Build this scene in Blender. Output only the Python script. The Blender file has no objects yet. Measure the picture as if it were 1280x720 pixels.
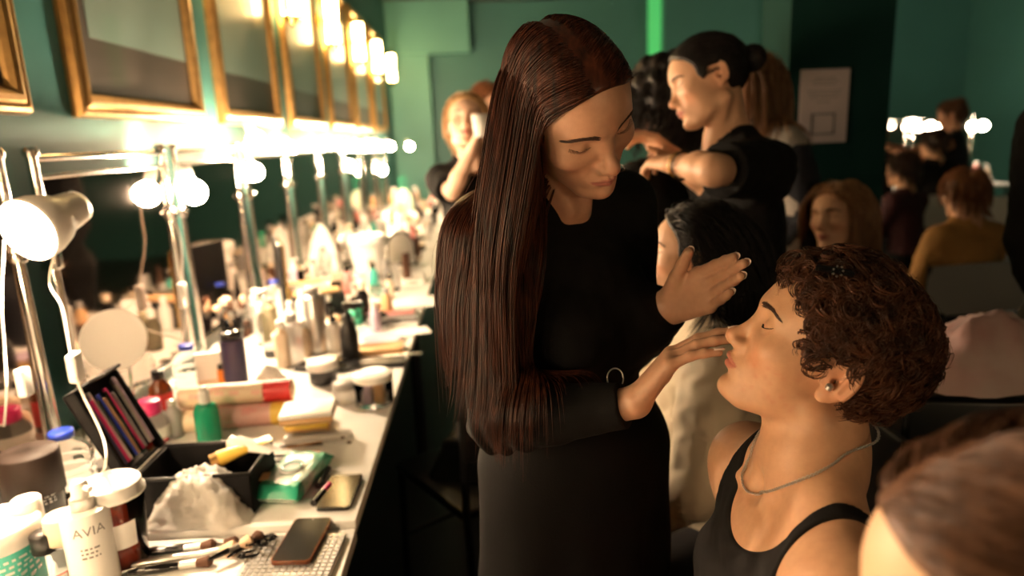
import bpy, bmesh, math, random
import numpy as np
from mathutils import Vector, Matrix
random.seed(7); rng = np.random.default_rng(11)
COL = bpy.context.scene.collection
PI = math.pi
def A(*v): return np.array(v, dtype=np.float64)
def nrm(v): v = np.asarray(v, float); return v / (np.linalg.norm(v) + 1e-12)
# ------------------------------------------------------------------ camera geometry (1280 x 720 photograph)
FPX = 853.33; CAM = A(0, 0, 1.5)
def _rx(a): c, s = math.cos(a), math.sin(a); return np.array([[1,0,0],[0,c,-s],[0,s,c]])
def _rz(a): c, s = math.cos(a), math.sin(a); return np.array([[c,-s,0],[s,c,0],[0,0,1]])
CR = _rz(-math.radians(2.3)) @ _rx(PI/2 - math.radians(12.6)) @ _rz(-0.04)
def ray(px, py): return CR @ A((px-640)/FPX, (360-py)/FPX, -1.)
def at(px, py, X=None, Y=None, Z=None, D=None):
    d = ray(px, py)
    if D is not None: return CAM + d/np.linalg.norm(d)*D
    t = (X-CAM[0])/d[0] if X is not None else (Y-CAM[1])/d[1] if Y is not None else (Z-CAM[2])/d[2]
    return CAM + d*t
def view_axes(px, py):
    f = nrm(ray(px, py)); r = nrm(np.cross(f, CR @ A(0,1,0))); u = np.cross(r, f); return r, u, f
# ------------------------------------------------------------------ object bookkeeping
def link(o): COL.objects.link(o); return o
def tag(o, label=None, cat=None, group=None, kind=None):
    if label: o['label'] = label
    if cat: o['category'] = cat
    if group: o['group'] = group
    if kind: o['kind'] = kind
    return o
def thing(name, label, cat, loc=(0,0,0), rz=0, group=None):
    o = bpy.data.objects.new(name, None); link(o); o.location = [float(a) for a in loc]; o.rotation_euler = (0,0,rz); o.empty_display_size = .05
    return tag(o, label, cat, group)
def copy_tree(o, parent=None):
    c = o.copy(); COL.objects.link(c)
    if parent is not None: c.parent = parent
    for ch in list(o.children): copy_tree(ch, c)
    return c
def dup(o, loc, rz=None, label=None, group=None, scale=None):
    c = copy_tree(o); c.location = [float(a) for a in loc]
    if rz is not None: c.rotation_euler = (0, 0, rz)
    if scale: c.scale = scale if hasattr(scale, '__len__') else (scale,)*3
    if label: c['label'] = label
    if group: c['group'] = group
    return c
def np_mesh(name, V, Fq, mat, parent=None, smooth=True, colors=None, tris=None, off=None):
    V = np.asarray(V, np.float32)
    if off is not None: V = V - np.asarray(off, np.float32)
    me = bpy.data.meshes.new(name)
    nq = 0 if Fq is None else len(Fq); nt = 0 if tris is None else len(tris)
    idx = np.concatenate([np.asarray(Fq, np.int32).ravel() if nq else np.zeros(0, np.int32), np.asarray(tris, np.int32).ravel() if nt else np.zeros(0, np.int32)])
    me.vertices.add(len(V)); me.vertices.foreach_set('co', V.ravel())
    me.loops.add(len(idx)); me.loops.foreach_set('vertex_index', idx)
    me.polygons.add(nq+nt)
    st = np.concatenate([np.arange(nq)*4, nq*4 + np.arange(nt)*3]).astype(np.int32)
    me.polygons.foreach_set('loop_start', st)
    me.update(calc_edges=True); me.validate()
    me.polygons.foreach_set('use_smooth', [smooth]*len(me.polygons))
    if colors is not None:
        at_ = me.color_attributes.new('Col', 'FLOAT_COLOR', 'POINT')
        c = np.ones((len(V), 4), np.float32); c[:, :3] = colors; at_.data.foreach_set('color', c.ravel())
    me.materials.append(mat)
    o = link(bpy.data.objects.new(name, me))
    if parent is not None: o.parent = parent
    return o
class MB:
    """collects shapes; build() links them as ONE mesh"""
    def __init__(s): s.v = []; s.f = []; s.sm = []
    def add(s, V, F, smooth=True, T=None):
        n = len(s.v)
        if T is not None: V = [tuple(T @ Vector(p)) for p in V]
        s.v += [tuple(float(c) for c in p) for p in V]; s.f += [tuple(i+n for i in f) for f in F]; s.sm += [smooth]*len(F); return s
    def box(s, x0, x1, y0, y1, z0, z1, b=0.0, T=None):
        if b <= 0:
            V = [(x,y,z) for x in (x0,x1) for y in (y0,y1) for z in (z0,z1)]
            F = [(0,1,3,2),(4,6,7,5),(0,4,5,1),(2,3,7,6),(0,2,6,4),(1,5,7,3)]
            return s.add(V, F, False, T)
        bm = bmesh.new(); bmesh.ops.create_cube(bm, size=1)
        for v in bm.verts: v.co = Vector(((x0+x1)/2+v.co.x*(x1-x0), (y0+y1)/2+v.co.y*(y1-y0), (z0+z1)/2+v.co.z*(z1-z0)))
        bmesh.ops.bevel(bm, geom=bm.edges[:], offset=b, segments=3, profile=.5, affect='EDGES')
        bm.verts.index_update(); V = [v.co[:] for v in bm.verts]; F = [[v.index for v in f.verts] for f in bm.faces]; bm.free()
        return s.add(V, F, True, T)
    def lathe(s, prof, n=28, c=(0,0,0), T=None, caps=True):
        V = []; F = []
        for r, z in prof:
            for i in range(n): a = 2*PI*i/n; V.append((c[0]+r*math.cos(a), c[1]+r*math.sin(a), c[2]+z))
        m = len(prof)
        for j in range(m-1):
            for i in range(n): F.append((j*n+i, j*n+(i+1)%n, (j+1)*n+(i+1)%n, (j+1)*n+i))
        if caps: F.append(tuple(range(n-1,-1,-1))); F.append(tuple((m-1)*n+i for i in range(n)))
        return s.add(V, F, True, T)
    def tube(s, pts, r, n=8, T=None, closed=False, caps=True):
        pts = [np.asarray(p, float) for p in pts]; m = len(pts); V = []; F = []
        rs = r if hasattr(r, '__len__') else [r]*m; up = None
        for k, p in enumerate(pts):
            if closed: t = nrm(pts[(k+1)%m]-pts[k-1])
            else: t = nrm(pts[min(k+1,m-1)]-pts[max(k-1,0)])
            if up is None: up = A(0,0,1) if abs(t[2]) < .9 else A(1,0,0)
            x = nrm(np.cross(up, t)); y = np.cross(t, x); up = y
            for i in range(n): a = 2*PI*i/n; V.append(p+rs[k]*(x*math.cos(a)+y*math.sin(a)))
        for j in range(m if closed else m-1):
            for i in range(n): F.append((j*n+i, j*n+(i+1)%n, ((j+1)%m)*n+(i+1)%n, ((j+1)%m)*n+i))
        if caps and not closed: F.append(tuple(range(n-1,-1,-1))); F.append(tuple((m-1)*n+i for i in range(n)))
        return s.add(V, F, True, T)
    def prism(s, poly, z0, z1, T=None, smooth=False):
        n = len(poly); V = [(x,y,z0) for x,y in poly]+[(x,y,z1) for x,y in poly]
        F = [tuple(range(n-1,-1,-1)), tuple(range(n,2*n))]+[(i,(i+1)%n,n+(i+1)%n,n+i) for i in range(n)]
        return s.add(V, F, smooth, T)
    def grid(s, P, smooth=True, T=None, closed_u=False):
        P = np.asarray(P); n, m = P.shape[:2]; F = []
        for i in range(n if closed_u else n-1):
            for j in range(m-1): F.append((i*m+j, ((i+1)%n)*m+j, ((i+1)%n)*m+j+1, i*m+j+1))
        return s.add(P.reshape(-1,3), F, smooth, T)
    def build(s, name, mat, parent=None, solid=0, bevel=0, subsurf=0):
        me = bpy.data.meshes.new(name); me.from_pydata(s.v, [], s.f); me.update()
        me.polygons.foreach_set('use_smooth', s.sm)
        bm = bmesh.new(); bm.from_mesh(me); bmesh.ops.recalc_face_normals(bm, faces=bm.faces[:]); bm.to_mesh(me); bm.free()
        me.materials.append(mat); o = link(bpy.data.objects.new(name, me))
        if parent is not None: o.parent = parent
        if solid: m = o.modifiers.new('solid', 'SOLIDIFY'); m.thickness = solid; m.offset = 0
        if bevel: m = o.modifiers.new('bevel', 'BEVEL'); m.width = bevel; m.segments = 2; m.limit_method = 'ANGLE'
        if subsurf: m = o.modifiers.new('sub', 'SUBSURF'); m.levels = m.render_levels = subsurf
        if any(s.sm) and not all(s.sm) or any(len(f) > 4 for f in s.f):
            try: me.set_sharp_from_angle(angle=math.radians(38))
            except Exception: pass
        return o
def Tm(loc=(0,0,0), rot=(0,0,0), sc=None):
    from mathutils import Euler
    M = Matrix.Translation([float(a) for a in loc]) @ Euler(rot).to_matrix().to_4x4()
    if sc: M = M @ Matrix.Diagonal((*sc, 1))
    return M
def crossT(o, ax, ay, az):
    M = Matrix.Identity(4)
    for i in range(3): M[i][0], M[i][1], M[i][2], M[i][3] = float(ax[i]), float(ay[i]), float(az[i]), float(o[i])
    return M
# ------------------------------------------------------------------ materials
def mat(name, color=(.5,.5,.5), rough=.5, metal=0, spec=.5, trans=0, ior=1.45, emit=None, estr=0, noise=0, nscale=20, bump=0, bscale=200, sss=0, vcol=False, alpha=1, coat=0, sheen=0, stretch=None, color2=None):
    m = bpy.data.materials.new(name); m.use_nodes = True; nt = m.node_tree; b = nt.nodes['Principled BSDF']
    def S(k, v):
        if k in b.inputs: b.inputs[k].default_value = v
    S('Base Color', (*color, 1)); S('Roughness', rough); S('Metallic', metal); S('Specular IOR Level', spec); S('Transmission Weight', trans); S('IOR', ior)
    S('Coat Weight', coat); S('Sheen Weight', sheen); S('Alpha', alpha)
    if sss: S('Subsurface Weight', sss); S('Subsurface Radius', (1., .35, .2)); S('Subsurface Scale', .006)
    if emit: S('Emission Color', (*emit, 1)); S('Emission Strength', estr)
    tc = nt.nodes.new('ShaderNodeTexCoord'); src = tc.outputs['Object']
    if stretch:
        mp = nt.nodes.new('ShaderNodeMapping'); mp.inputs['Scale'].default_value = stretch; nt.links.new(src, mp.inputs[0]); src = mp.outputs[0]
    base = None
    if vcol:
        vc = nt.nodes.new('ShaderNodeVertexColor'); vc.layer_name = 'Col'; base = vc.outputs[0]
    if noise:
        n = nt.nodes.new('ShaderNodeTexNoise'); n.inputs['Scale'].default_value = nscale; n.inputs['Detail'].default_value = 5; nt.links.new(src, n.inputs['Vector'])
        mx = nt.nodes.new('ShaderNodeMix'); mx.data_type = 'RGBA'
        rp = nt.nodes.new('ShaderNodeMapRange'); rp.inputs[1].default_value = .3; rp.inputs[2].default_value = .7; nt.links.new(n.outputs[0], rp.inputs[0]); nt.links.new(rp.outputs[0], mx.inputs[0])
        if vcol:
            mm = nt.nodes.new('ShaderNodeMix'); mm.data_type = 'RGBA'; mm.blend_type = 'MULTIPLY'; mm.inputs[0].default_value = 1
            mx.inputs[6].default_value = (1-noise, 1-noise*1.15, 1-noise*1.2, 1); mx.inputs[7].default_value = (1,1,1,1)
            nt.links.new(base, mm.inputs[6]); nt.links.new(mx.outputs[2], mm.inputs[7]); base = mm.outputs[2]
        else:
            c2 = color2 or tuple(c*(1-noise) for c in color)
            mx.inputs[6].default_value = (*c2, 1); mx.inputs[7].default_value = (*color, 1); base = mx.outputs[2]
    if base is not None: nt.links.new(base, b.inputs['Base Color'])
    if bump:
        n2 = nt.nodes.new('ShaderNodeTexNoise'); n2.inputs['Scale'].default_value = bscale; n2.inputs['Detail'].default_value = 3; nt.links.new(src, n2.inputs['Vector'])
        bp = nt.nodes.new('ShaderNodeBump'); bp.inputs['Strength'].default_value = bump; bp.inputs['Distance'].default_value = .002
        nt.links.new(n2.outputs[0], bp.inputs['Height']); nt.links.new(bp.outputs[0], b.inputs['Normal'])
    return m
# ------------------------------------------------------------------ signed distance modelling
def ln(P): return np.sqrt((P*P).sum(-1))
def sph(P, c, r): return ln(P-np.asarray(c, np.float32))-r
def ell(P, c, r, Rm=None):
    Q = P-np.asarray(c, np.float32)
    if Rm is not None: Q = Q @ np.asarray(Rm, np.float32)
    r = np.asarray(r, np.float32); k0 = ln(Q/r); k1 = ln(Q/(r*r)); return k0*(k0-1)/(k1+1e-9)
def rc(P, a, b, ra, rb):
    a = np.asarray(a, np.float32); b = np.asarray(b, np.float32); ba = b-a; pa = P-a
    t = np.clip((pa @ ba)/max(float(ba @ ba), 1e-9), 0, 1)
    return ln(pa-t[:, None]*ba)-(ra+(rb-ra)*t)
def bxs(P, c, h, r=0, Rm=None):
    Q = P-np.asarray(c, np.float32)
    if Rm is not None: Q = Q @ np.asarray(Rm, np.float32)
    q = np.abs(Q)-(np.asarray(h, np.float32)-r); return ln(np.maximum(q, 0))+np.minimum(q.max(-1), 0)-r
def smin(a, b, k): h = np.clip(.5+.5*(b-a)/k, 0, 1); return b*(1-h)+a*h-k*h*(1-h)
def smax(a, b, k): return -smin(-a, -b, k)
def U(ds, k):
    d = ds[0]
    for e in ds[1:]: d = smin(d, e, k)
    return d
def vnoise(P, s, seed=0):
    Q = P*s+seed*17.3
    return (np.sin(Q[:,0]*1.7+1.3*np.sin(Q[:,1]*1.1+seed))+np.sin(Q[:,1]*1.9+1.7*np.sin(Q[:,2]*1.3))+np.sin(Q[:,2]*1.5+1.1*np.sin(Q[:,0]*1.7+2)))/3
def nets(f, lo, hi, h, B=8):
    lo = np.asarray(lo, float); hi = np.asarray(hi, float)
    nb = np.maximum(1, np.ceil((hi-lo)/(h*B)).astype(int)); n = nb*B
    bc = np.stack(np.meshgrid(*[np.arange(k) for k in nb], indexing='ij'), -1).reshape(-1, 3)
    cen = (lo+(bc*B+(B-1)/2)*h).astype(np.float32); dc = f(cen)
    keep = np.abs(dc) < B*h*.87*1.45
    V = np.repeat(np.repeat(np.repeat(np.where(dc < 0, -1., 1.).astype(np.float32).reshape(nb), B, 0), B, 1), B, 2)
    kb = bc[keep]; off = np.stack(np.meshgrid(*[np.arange(B)]*3, indexing='ij'), -1).reshape(-1, 3)
    CH = 700
    for s in range(0, len(kb), CH):
        I = (kb[s:s+CH, None, :]*B+off[None]).reshape(-1, 3); V[I[:,0], I[:,1], I[:,2]] = f((lo+I*h).astype(np.float32))
    V[0] = V[-1] = 1; V[:, 0] = V[:, -1] = 1; V[:, :, 0] = V[:, :, -1] = 1
    Sg = (V < 0); s8 = Sg.view(np.uint8)
    cnt = s8[:-1]+s8[1:]; cnt = cnt[:, :-1]+cnt[:, 1:]; cnt = cnt[:, :, :-1]+cnt[:, :, 1:]
    act = np.argwhere((cnt > 0) & (cnt < 8)); dim = cnt.shape; del cnt
    flat = (act[:,0]*dim[1]+act[:,1])*dim[2]+act[:,2]
    acc = np.zeros((len(act), 3)); c = np.zeros(len(act))
    cor = [(a,b,d) for a in (0,1) for b in (0,1) for d in (0,1)]
    vals = {k: V[act[:,0]+k[0], act[:,1]+k[1], act[:,2]+k[2]] for k in cor}
    for k in cor:
        for ax in range(3):
            if k[ax]: continue
            k2 = list(k); k2[ax] = 1; k2 = tuple(k2); a = vals[k]; b = vals[k2]; m = (a < 0) != (b < 0)
            t = np.where(m, a/np.where(m, a-b, 1), 0); p = np.zeros((len(act), 3)); p[:] = k; p[:, ax] = t
            acc += p*m[:, None]; c += m
    verts = lo+(act+acc/c[:, None])*h
    quads = []
    for ax in range(3):
        o1, o2 = [(1,2),(2,0),(0,1)][ax]; k2 = [0,0,0]; k2[ax] = 1
        m = ((vals[(0,0,0)] < 0) != (vals[tuple(k2)] < 0)) & (act[:, o1] > 0) & (act[:, o2] > 0)
        e = act[m]; inside = vals[(0,0,0)][m] < 0; ids = []
        for d1, d2 in ((0,0),(1,0),(1,1),(0,1)):
            q = e.copy(); q[:, o1] -= d1; q[:, o2] -= d2
            ids.append(np.searchsorted(flat, (q[:,0]*dim[1]+q[:,1])*dim[2]+q[:,2]))
        Q = np.stack(ids, 1); Q[~inside] = Q[~inside][:, ::-1]; quads.append(Q)
    return verts, np.concatenate(quads)
def sdf_obj(name, f, lo, hi, h, material, parent=None, col=None, off=None, bevel=0):
    V, Q = nets(f, lo, hi, h)
    # refine onto the surface with one Newton step
    P = V.astype(np.float32); e = h*.4; d0 = f(P); g = np.stack([f(P+np.float32([e if i == j else 0 for j in range(3)]))-d0 for i in range(3)], 1)/e
    gn = np.maximum((g*g).sum(1), .05); step = np.clip(d0/gn, -h*.6, h*.6); V = V-g*step[:, None]
    return np_mesh(name, V, Q, material, parent, colors=None if col is None else col(V.astype(np.float32)), off=off)
def strands_mesh(name, paths, rad, material, parent=None, off=None, n=3, taper=True):
    """paths (N, M, 3): every strand a thin tapering tube, all in one hair mesh"""
    P = np.asarray(paths, np.float64); N, M = P.shape[:2]
    T = np.gradient(P, axis=1); T /= np.linalg.norm(T, axis=2, keepdims=True)+1e-9
    ref = np.tile(A(.31, .87, .38), (N, M, 1)); X = np.cross(T, ref); X /= np.linalg.norm(X, axis=2, keepdims=True)+1e-9; Y = np.cross(T, X)
    r = np.broadcast_to(np.asarray(rad, float).reshape(-1, 1), (N, M)).copy()
    if taper: r *= np.minimum(1, (1-np.linspace(0, 1, M)**4)*1.0+.15)[None]
    V = np.stack([P+(X*math.cos(2*PI*i/n)+Y*math.sin(2*PI*i/n))*r[..., None] for i in range(n)], 2)
    base = (np.arange(N)[:, None]*M+np.arange(M-1)[None]).reshape(-1); q = []
    for i in range(n):
        j = (i+1) % n; q.append(np.stack([base*n+i, base*n+j, (base+1)*n+j, (base+1)*n+i], 1))
    return np_mesh(name, V.reshape(-1, 3), np.concatenate(q), material, parent, off=off)
# ------------------------------------------------------------------ heads, hands (local metres)
class Frame:
    """x forward, y left, z up"""
    def __init__(s, o, fwd, up, sc=1.0):
        s.o = np.asarray(o, float); x = nrm(fwd); z = nrm(np.asarray(up, float)-x*np.dot(up, x)); y = np.cross(z, x)
        s.R = np.stack([x, y, z], 1); s.sc = sc
    def L(s, P): return ((P-s.o.astype(np.float32)) @ s.R.astype(np.float32))/np.float32(s.sc)
    def W(s, p): return s.o+(np.asarray(p, float) @ s.R.T)*s.sc
    def D(s, d): return s.R @ np.asarray(d, float)
def head_sdf(Q, fem=0.0, ears=True, jawopen=0.0, nose=1.0):
    """Q local points. Origin between the ear canals."""
    Y = Q.copy(); Y[:, 1] = np.abs(Y[:, 1]); jw = 1-.08*fem
    d = ell(Q, (-.006, 0, .044), (.098, .0745, .087))
    d = smin(d, ell(Q, (.038, 0, .040), (.056, .058, .060)), .03)
    d = smin(d, ell(Q, (.030, 0, -.020), (.058, .056*jw, .072)), .03)
    d = smin(d, rc(Y, (-.004, .046*jw, -.052), (.060, .020, -.081), .0165, .0175), .020)         # jaw
    d = smin(d, ell(Q, (.076, 0, -.084), (.021, .021, .0165)), .018)                          # chin
    d = smin(d, ell(Y, (.058, .043, -.010), (.023, .020, .017)), .026)                       # cheekbone
    d = smin(d, ell(Y, (.036, .034, -.036), (.028, .0225, .030)), .02)
    d = smin(d, ell(Q, (.067, 0, -.048), (.032, .031, .028)), .020)                          # muzzle
    d = smin(d, rc(Y, (.0865, .010, .036), (.074, .040, .036), .0095-.003*fem, .009-.003*fem), .016)   # brow ridge
    d = smax(d, -ell(Y, (.1000, .0325, .019), (.0145, .0175, .0115)), .016)                  # eye socket
    d = smin(d, sph(Y, (.0740, .0320, .0175), .0134), .0045)                                 # lid over the eye
    lid = np.abs(ell(Y, (.0735, .0320, .0175), (.0134, .0134, .0134)))
    cz = .0175-.0045+((Y[:, 1]-.032)**2)*22
    ins = np.exp(-((Q[:, 2]-cz)/.0009)**2)*np.clip(1-((Y[:, 1]-.032)/.0145)**2, 0, 1)*(Q[:, 0] > .07)
    d = d+.0013*ins
    cr = .0175+.0065-((Y[:, 1]-.032)**2)*18
    d = d+.0007*np.exp(-((Q[:, 2]-cr)/.0011)**2)*np.clip(1-((Y[:, 1]-.032)/.016)**2, 0, 1)*(Q[:, 0] > .07)
    # nose
    n = rc(Q, (.0865, 0, .022), (.1075, 0, -.019), .0064, .0085)
    n = smin(n, sph(Q, (.1095, 0, -.0205), .0092), .008)
    n = smin(n, ell(Y, (.0995, .0108, -.0255), (.0098, .0062, .0068)), .0055)
    n = smin(n, rc(Q, (.1085, 0, -.0260), (.1000, 0, -.0310), .0048, .0048), .006)
    d = smin(d, n, .011)
    d = smax(d, -ell(Y, (.1045, .0064, -.0325), (.0052, .0028, .0040)), .0025)
    # lips
    lt = .0046+.0012*fem
    u = rc(Y, (.1005, .0035, -.0458), (.0850, .0235, -.0520), lt, .0022)
    lo = rc(Y, (.0970, .0000, -.0568), (.0850, .0210, -.0530), lt+.0008, .0022)
    d = smin(d, u, .0050); d = smin(d, lo, .0050)
    mz = -.0508+.0010*np.cos(Y[:, 1]*260)-.001*(Y[:, 1]/.022)**2
    d = d+.0027*np.exp(-((Q[:, 2]-mz)/.0013)**2)*np.clip(1.25-(Y[:, 1]/.0245)**2, 0, 1)*np.clip((Q[:, 0]-.070)/.01, 0, 1)
    d = d+.0014*np.exp(-(Q[:, 1]/.0032)**2)*np.exp(-((Q[:, 2]+.038)/.005)**2)*(Q[:, 0] > .08)      # philtrum
    d = d+.0030*np.exp(-((Q[:, 2]+.0685)/.0065)**2)*np.exp(-(Q[:, 1]/.018)**2)*(Q[:, 0] > .07)      # under the lower lip
    d = d+.0018*np.exp(-(((Y[:, 1]-.020-(-.028-Q[:, 2])*.35)/.005)**2))*np.exp(-((Q[:, 2]+.036)/.012)**2)*(Q[:, 0] > .07)
    if ears:
        ca, sa = math.cos(.35), math.sin(.35)
        Rm = np.array([[ca, sa, 0], [-sa, ca, 0], [0, 0, 1.]])       # flares outward at the back
        th = -.18; R2 = np.array([[math.cos(th), 0, math.sin(th)], [0, 1, 0], [-math.sin(th), 0, math.cos(th)]])
        E = (Y-np.float32((-.012, .0765, .004))) @ (Rm @ R2).astype(np.float32)
        e2 = np.sqrt((E[:, 0]/.0165)**2+((E[:, 2]-.004*0)/.029)**2)
        plate = ell(E, (0, 0, 0), (.0175, .0055, .030))
        rim = np.sqrt(((e2-1)*.0165)**2+(E[:, 1]-.0028)**2)-.0032
        rim = np.where(E[:, 2] < -.016, rim+.004, rim)
        lobe = ell(E, (.0045, .001, -.0255), (.0082, .0042, .0085))
        anti = rc(E, (-.0045, .003, .012), (-.005, .0030, -.010), .0030, .0033)
        ear = smin(smin(plate, rim, .003), lobe, .004); 
        ear = smax(ear, -ell(E, (.001, .0075, .000), (.0105, .0062, .0175)), .003)
        ear = smin(ear, anti, .003)
        ear = smin(ear, rc(E, (.0125, .000, .002), (.0105, .002, -.007), .0036, .0036), .003)
        ear = smax(ear, -sph(E, (.0045, .001, -.004), .0045), .002)
        d = smin(d, ear, .005)
    return d
def culled(P, c, r_in, r_out, fn):
    dc = ln(P-np.asarray(c, np.float32)); d = dc-np.float32(r_in); m = dc < r_out
    if m.any(): d[m] = fn(P[m])
    return d
def skin_color(Q, base, lip=(.36, .10, .08), blush=.5, lipw=1.0):
    c = np.tile(np.asarray(base, float), (len(Q), 1)); ay = np.abs(Q[:, 1])
    def mixin(w, col): c[:] = c*(1-w[:, None])+np.asarray(col)*w[:, None]
    red = np.asarray(base)*A(1.05, .72, .66)
    g = lambda p, s: np.exp(-(((Q[:, 0]-p[0])/s)**2+((ay-p[1])/s)**2+((Q[:, 2]-p[2])/s)**2))
    mixin(np.clip(blush*(g((.075, .042, -.022), .020)+g((.12, 0, -.022), .014)+g((-.01, .085, .0), .03)), 0, 1), red)
    z = Q[:, 2]; ym = ay/.0245
    top = -.0425-.006*ym**1.6+.0022*np.exp(-((ay-.006)/.004)**2)-.0005; bot = -.0632+.010*ym**2
    w = np.clip((top-z)/.0012, 0, 1)*np.clip((z-bot)/.0012, 0, 1)*np.clip((1.02-ym)/.08, 0, 1)*(Q[:, 0] > .075)
    mixin(w*.85*lipw, lip)
    return c
def hand_prims(F, side, curls, spread=.06, thumb=(.6, .5, .3), sc=1.0):
    """F: Frame at the wrist, x toward the fingers, z = back of the hand. side=+1 thumb toward +y. returns a list of cone tuples (a,b,ra,rb)"""
    out = []; W = lambda x, y, z: F.W((x*sc, y*side*sc, z*sc)); g = sc*F.sc
    kn = [(.087, .027, .002), (.092, .0075, .004), (.087, -.0115, .003), (.079, -.0285, -.001)]
    L = [(.042, .025, .021), (.046, .029, .022), (.042, .027, .022), (.033, .020, .020)]; rr = [.0093, .0095, .0091, .0080]
    for (x, y, z) in kn: out.append((W(.008, y*.55, 0), W(x, y, z), .0145*g, .0108*g, .016))
    for i in range(4):
        p = A(*kn[i]); ang = curls[i]; a = 0; yaw = (1.5-i)*spread; r = rr[i]
        for j in range(3):
            a += ang[j] if hasattr(ang, '__len__') else ang*(1, 1.1, .7)[j]
            dirn = A(math.cos(a)*math.cos(yaw), math.cos(a)*math.sin(yaw), -math.sin(a)); q = p+dirn*L[i][j]
            out.append((W(*p), W(*q), r*(1-.08*j)*g, r*(.90-.09*j)*g, .0045)); p = q
        if True: out.append(('tip', W(*(p+0*dirn)), F.D((dirn[0], dirn[1]*side, dirn[2])), F.D((math.sin(a)*math.cos(yaw), math.sin(a)*math.sin(yaw)*side, math.cos(a))), r*.78*g))
    ty, tc, tb = thumb      # opening angle, drop below the palm, bend
    p = A(.018, .018, -.006); d = nrm(A(math.cos(ty), math.sin(ty), -tc)); q = p+d*.040; out.append((W(*p), W(*q), .0155*g, .0120*g, .012))
    d2 = nrm(A(math.cos(ty-tb), math.sin(ty-tb), -tc*.8)); s = q+d2*.032; out.append((W(*q), W(*s), .0110*g, .0098*g, .006))
    d3 = nrm(A(math.cos(ty-tb*1.5), math.sin(ty-tb*1.5), -tc*.7)); t = s+d3*.024; out.append((W(*s), W(*t), .0098*g, .0080*g, .004))
    nz = nrm(A(0, .25, 1)-d3*np.dot(A(0, .25, 1), d3)); out.append(('tip', W(*t), F.D((d3[0], d3[1]*side, d3[2])), F.D((nz[0], nz[1]*side, nz[2])), .0078*g))
    return out
def cones_sdf(P, prims, k0=.01):
    d = None; pts = np.array([c[1] for c in prims if not isinstance(c[0], str)]); cc = pts.mean(0)
    def full(P):
        return _cones(P, prims, k0)
    return culled(P, cc, .11, .20, full)
def _cones(P, prims, k0=.01):
    d = None
    for c in prims:
        if isinstance(c[0], str): continue
        e = rc(P, c[0], c[1], c[2], c[3]); d = e if d is None else smin(d, e, c[4] if len(c) > 4 else k0)
    return d
def nails(prims, material, parent, off, length=.012, ext=.0):
    for c in prims:
        if not isinstance(c[0], str): continue
        _, p, dx, nz, r = c; dy = np.cross(nz, dx); G = []
        for i in range(7):
            t = i/6; row = []
            for j in range(7):
                s = (j-3)/3; w = (1-.35*max(0, t-.6)**1.2*2.5)
                a = s*.95; row.append(p+dx*(-.006+t*(length+ext))+(dy*math.sin(a)*w*.92+nz*(math.cos(a)*1.0-.02+.06*0))*r*1.09-nz*(r*.25*max(0, t-.75)))
            G.append(row)
        m = MB().grid(np.array(G)-np.asarray(off)); m.build('fingernail', material, parent, solid=.0006)
def frame_img(px, py, D, fdir, ndir_cam=0):
    pass
def eyelashes(F, mate, parent, off, n=44, length=.008, up=0, fem=1, rad=.00034):
    for s in (1, -1):
        y = .0360+(np.linspace(0, 1, n)-.5)*.026; z = .0130+((y-.032)**2)*22; P = np.stack([np.full(n, .105), s*y, z], 1).astype(np.float32)
        for _ in range(24): P[:, 0] -= head_sdf(P, fem >= 1, ears=False)*.7
        line = F.o+((P+np.float32((.0002,0,0))) @ F.R.T)*F.sc; paths = []
        for i in range(n):
            out = nrm(A(.75, s*(y[i]-.030)*40, -.62+up)); paths.append([F.W(P[i]+out*length*t*(.7+.4*i/n)+A(0, 0, .0035)*fem*t*t) for t in np.linspace(0, 1, 6)])
        rr = np.random.default_rng(1); paths = np.array(paths)
        lash = strands_mesh('eyelashes', paths, rad, mate, parent, off=off)
        strands_mesh('lash_line', [line], .00055, mate, lash, off=off, n=5)
def eyebrows(F, mate, parent, off, hsdf, thick=.0045, arch=.004, n=260, z0=.0375, rad=.00034, y0=.013, y1=.050, length=.009):
    for s in (1, -1):
        r = np.random.default_rng(5+s); t = r.random(n)**.9; y = y0+(y1-y0)*t
        wv = thick*(1-.65*t)*(r.random(n)-.5); z = z0+arch*np.sin(np.clip(t*1.25, 0, 1.3)*PI*.62)-.003*np.clip(t-.7, 0, 1)*3+wv
        x = np.full(n, .11); P = np.stack([x, s*y, z], 1).astype(np.float32)
        for _ in range(14): P[:, 0] -= hsdf(P)*.8
        g = A(-.10, s*1, .45)*1.0; g = np.stack([-.35-1.1*t, np.full(n, s*1.), .55-1.0*t+.4*(r.random(n)-.5)], 1); g /= np.linalg.norm(g, axis=1)[:, None]
        pts = []
        for k in range(6):
            q = P+g*(k/5*length); q = q.astype(np.float32); dd = hsdf(q); q[:, 0] -= (dd-.0004-.0004*k/5)*.95; pts.append(q.copy())
        L = np.stack(pts, 1); Wd = F.o+(L @ F.R.T)*F.sc
        strands_mesh('eyebrow', Wd, rad, mate, parent, off=off)
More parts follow.
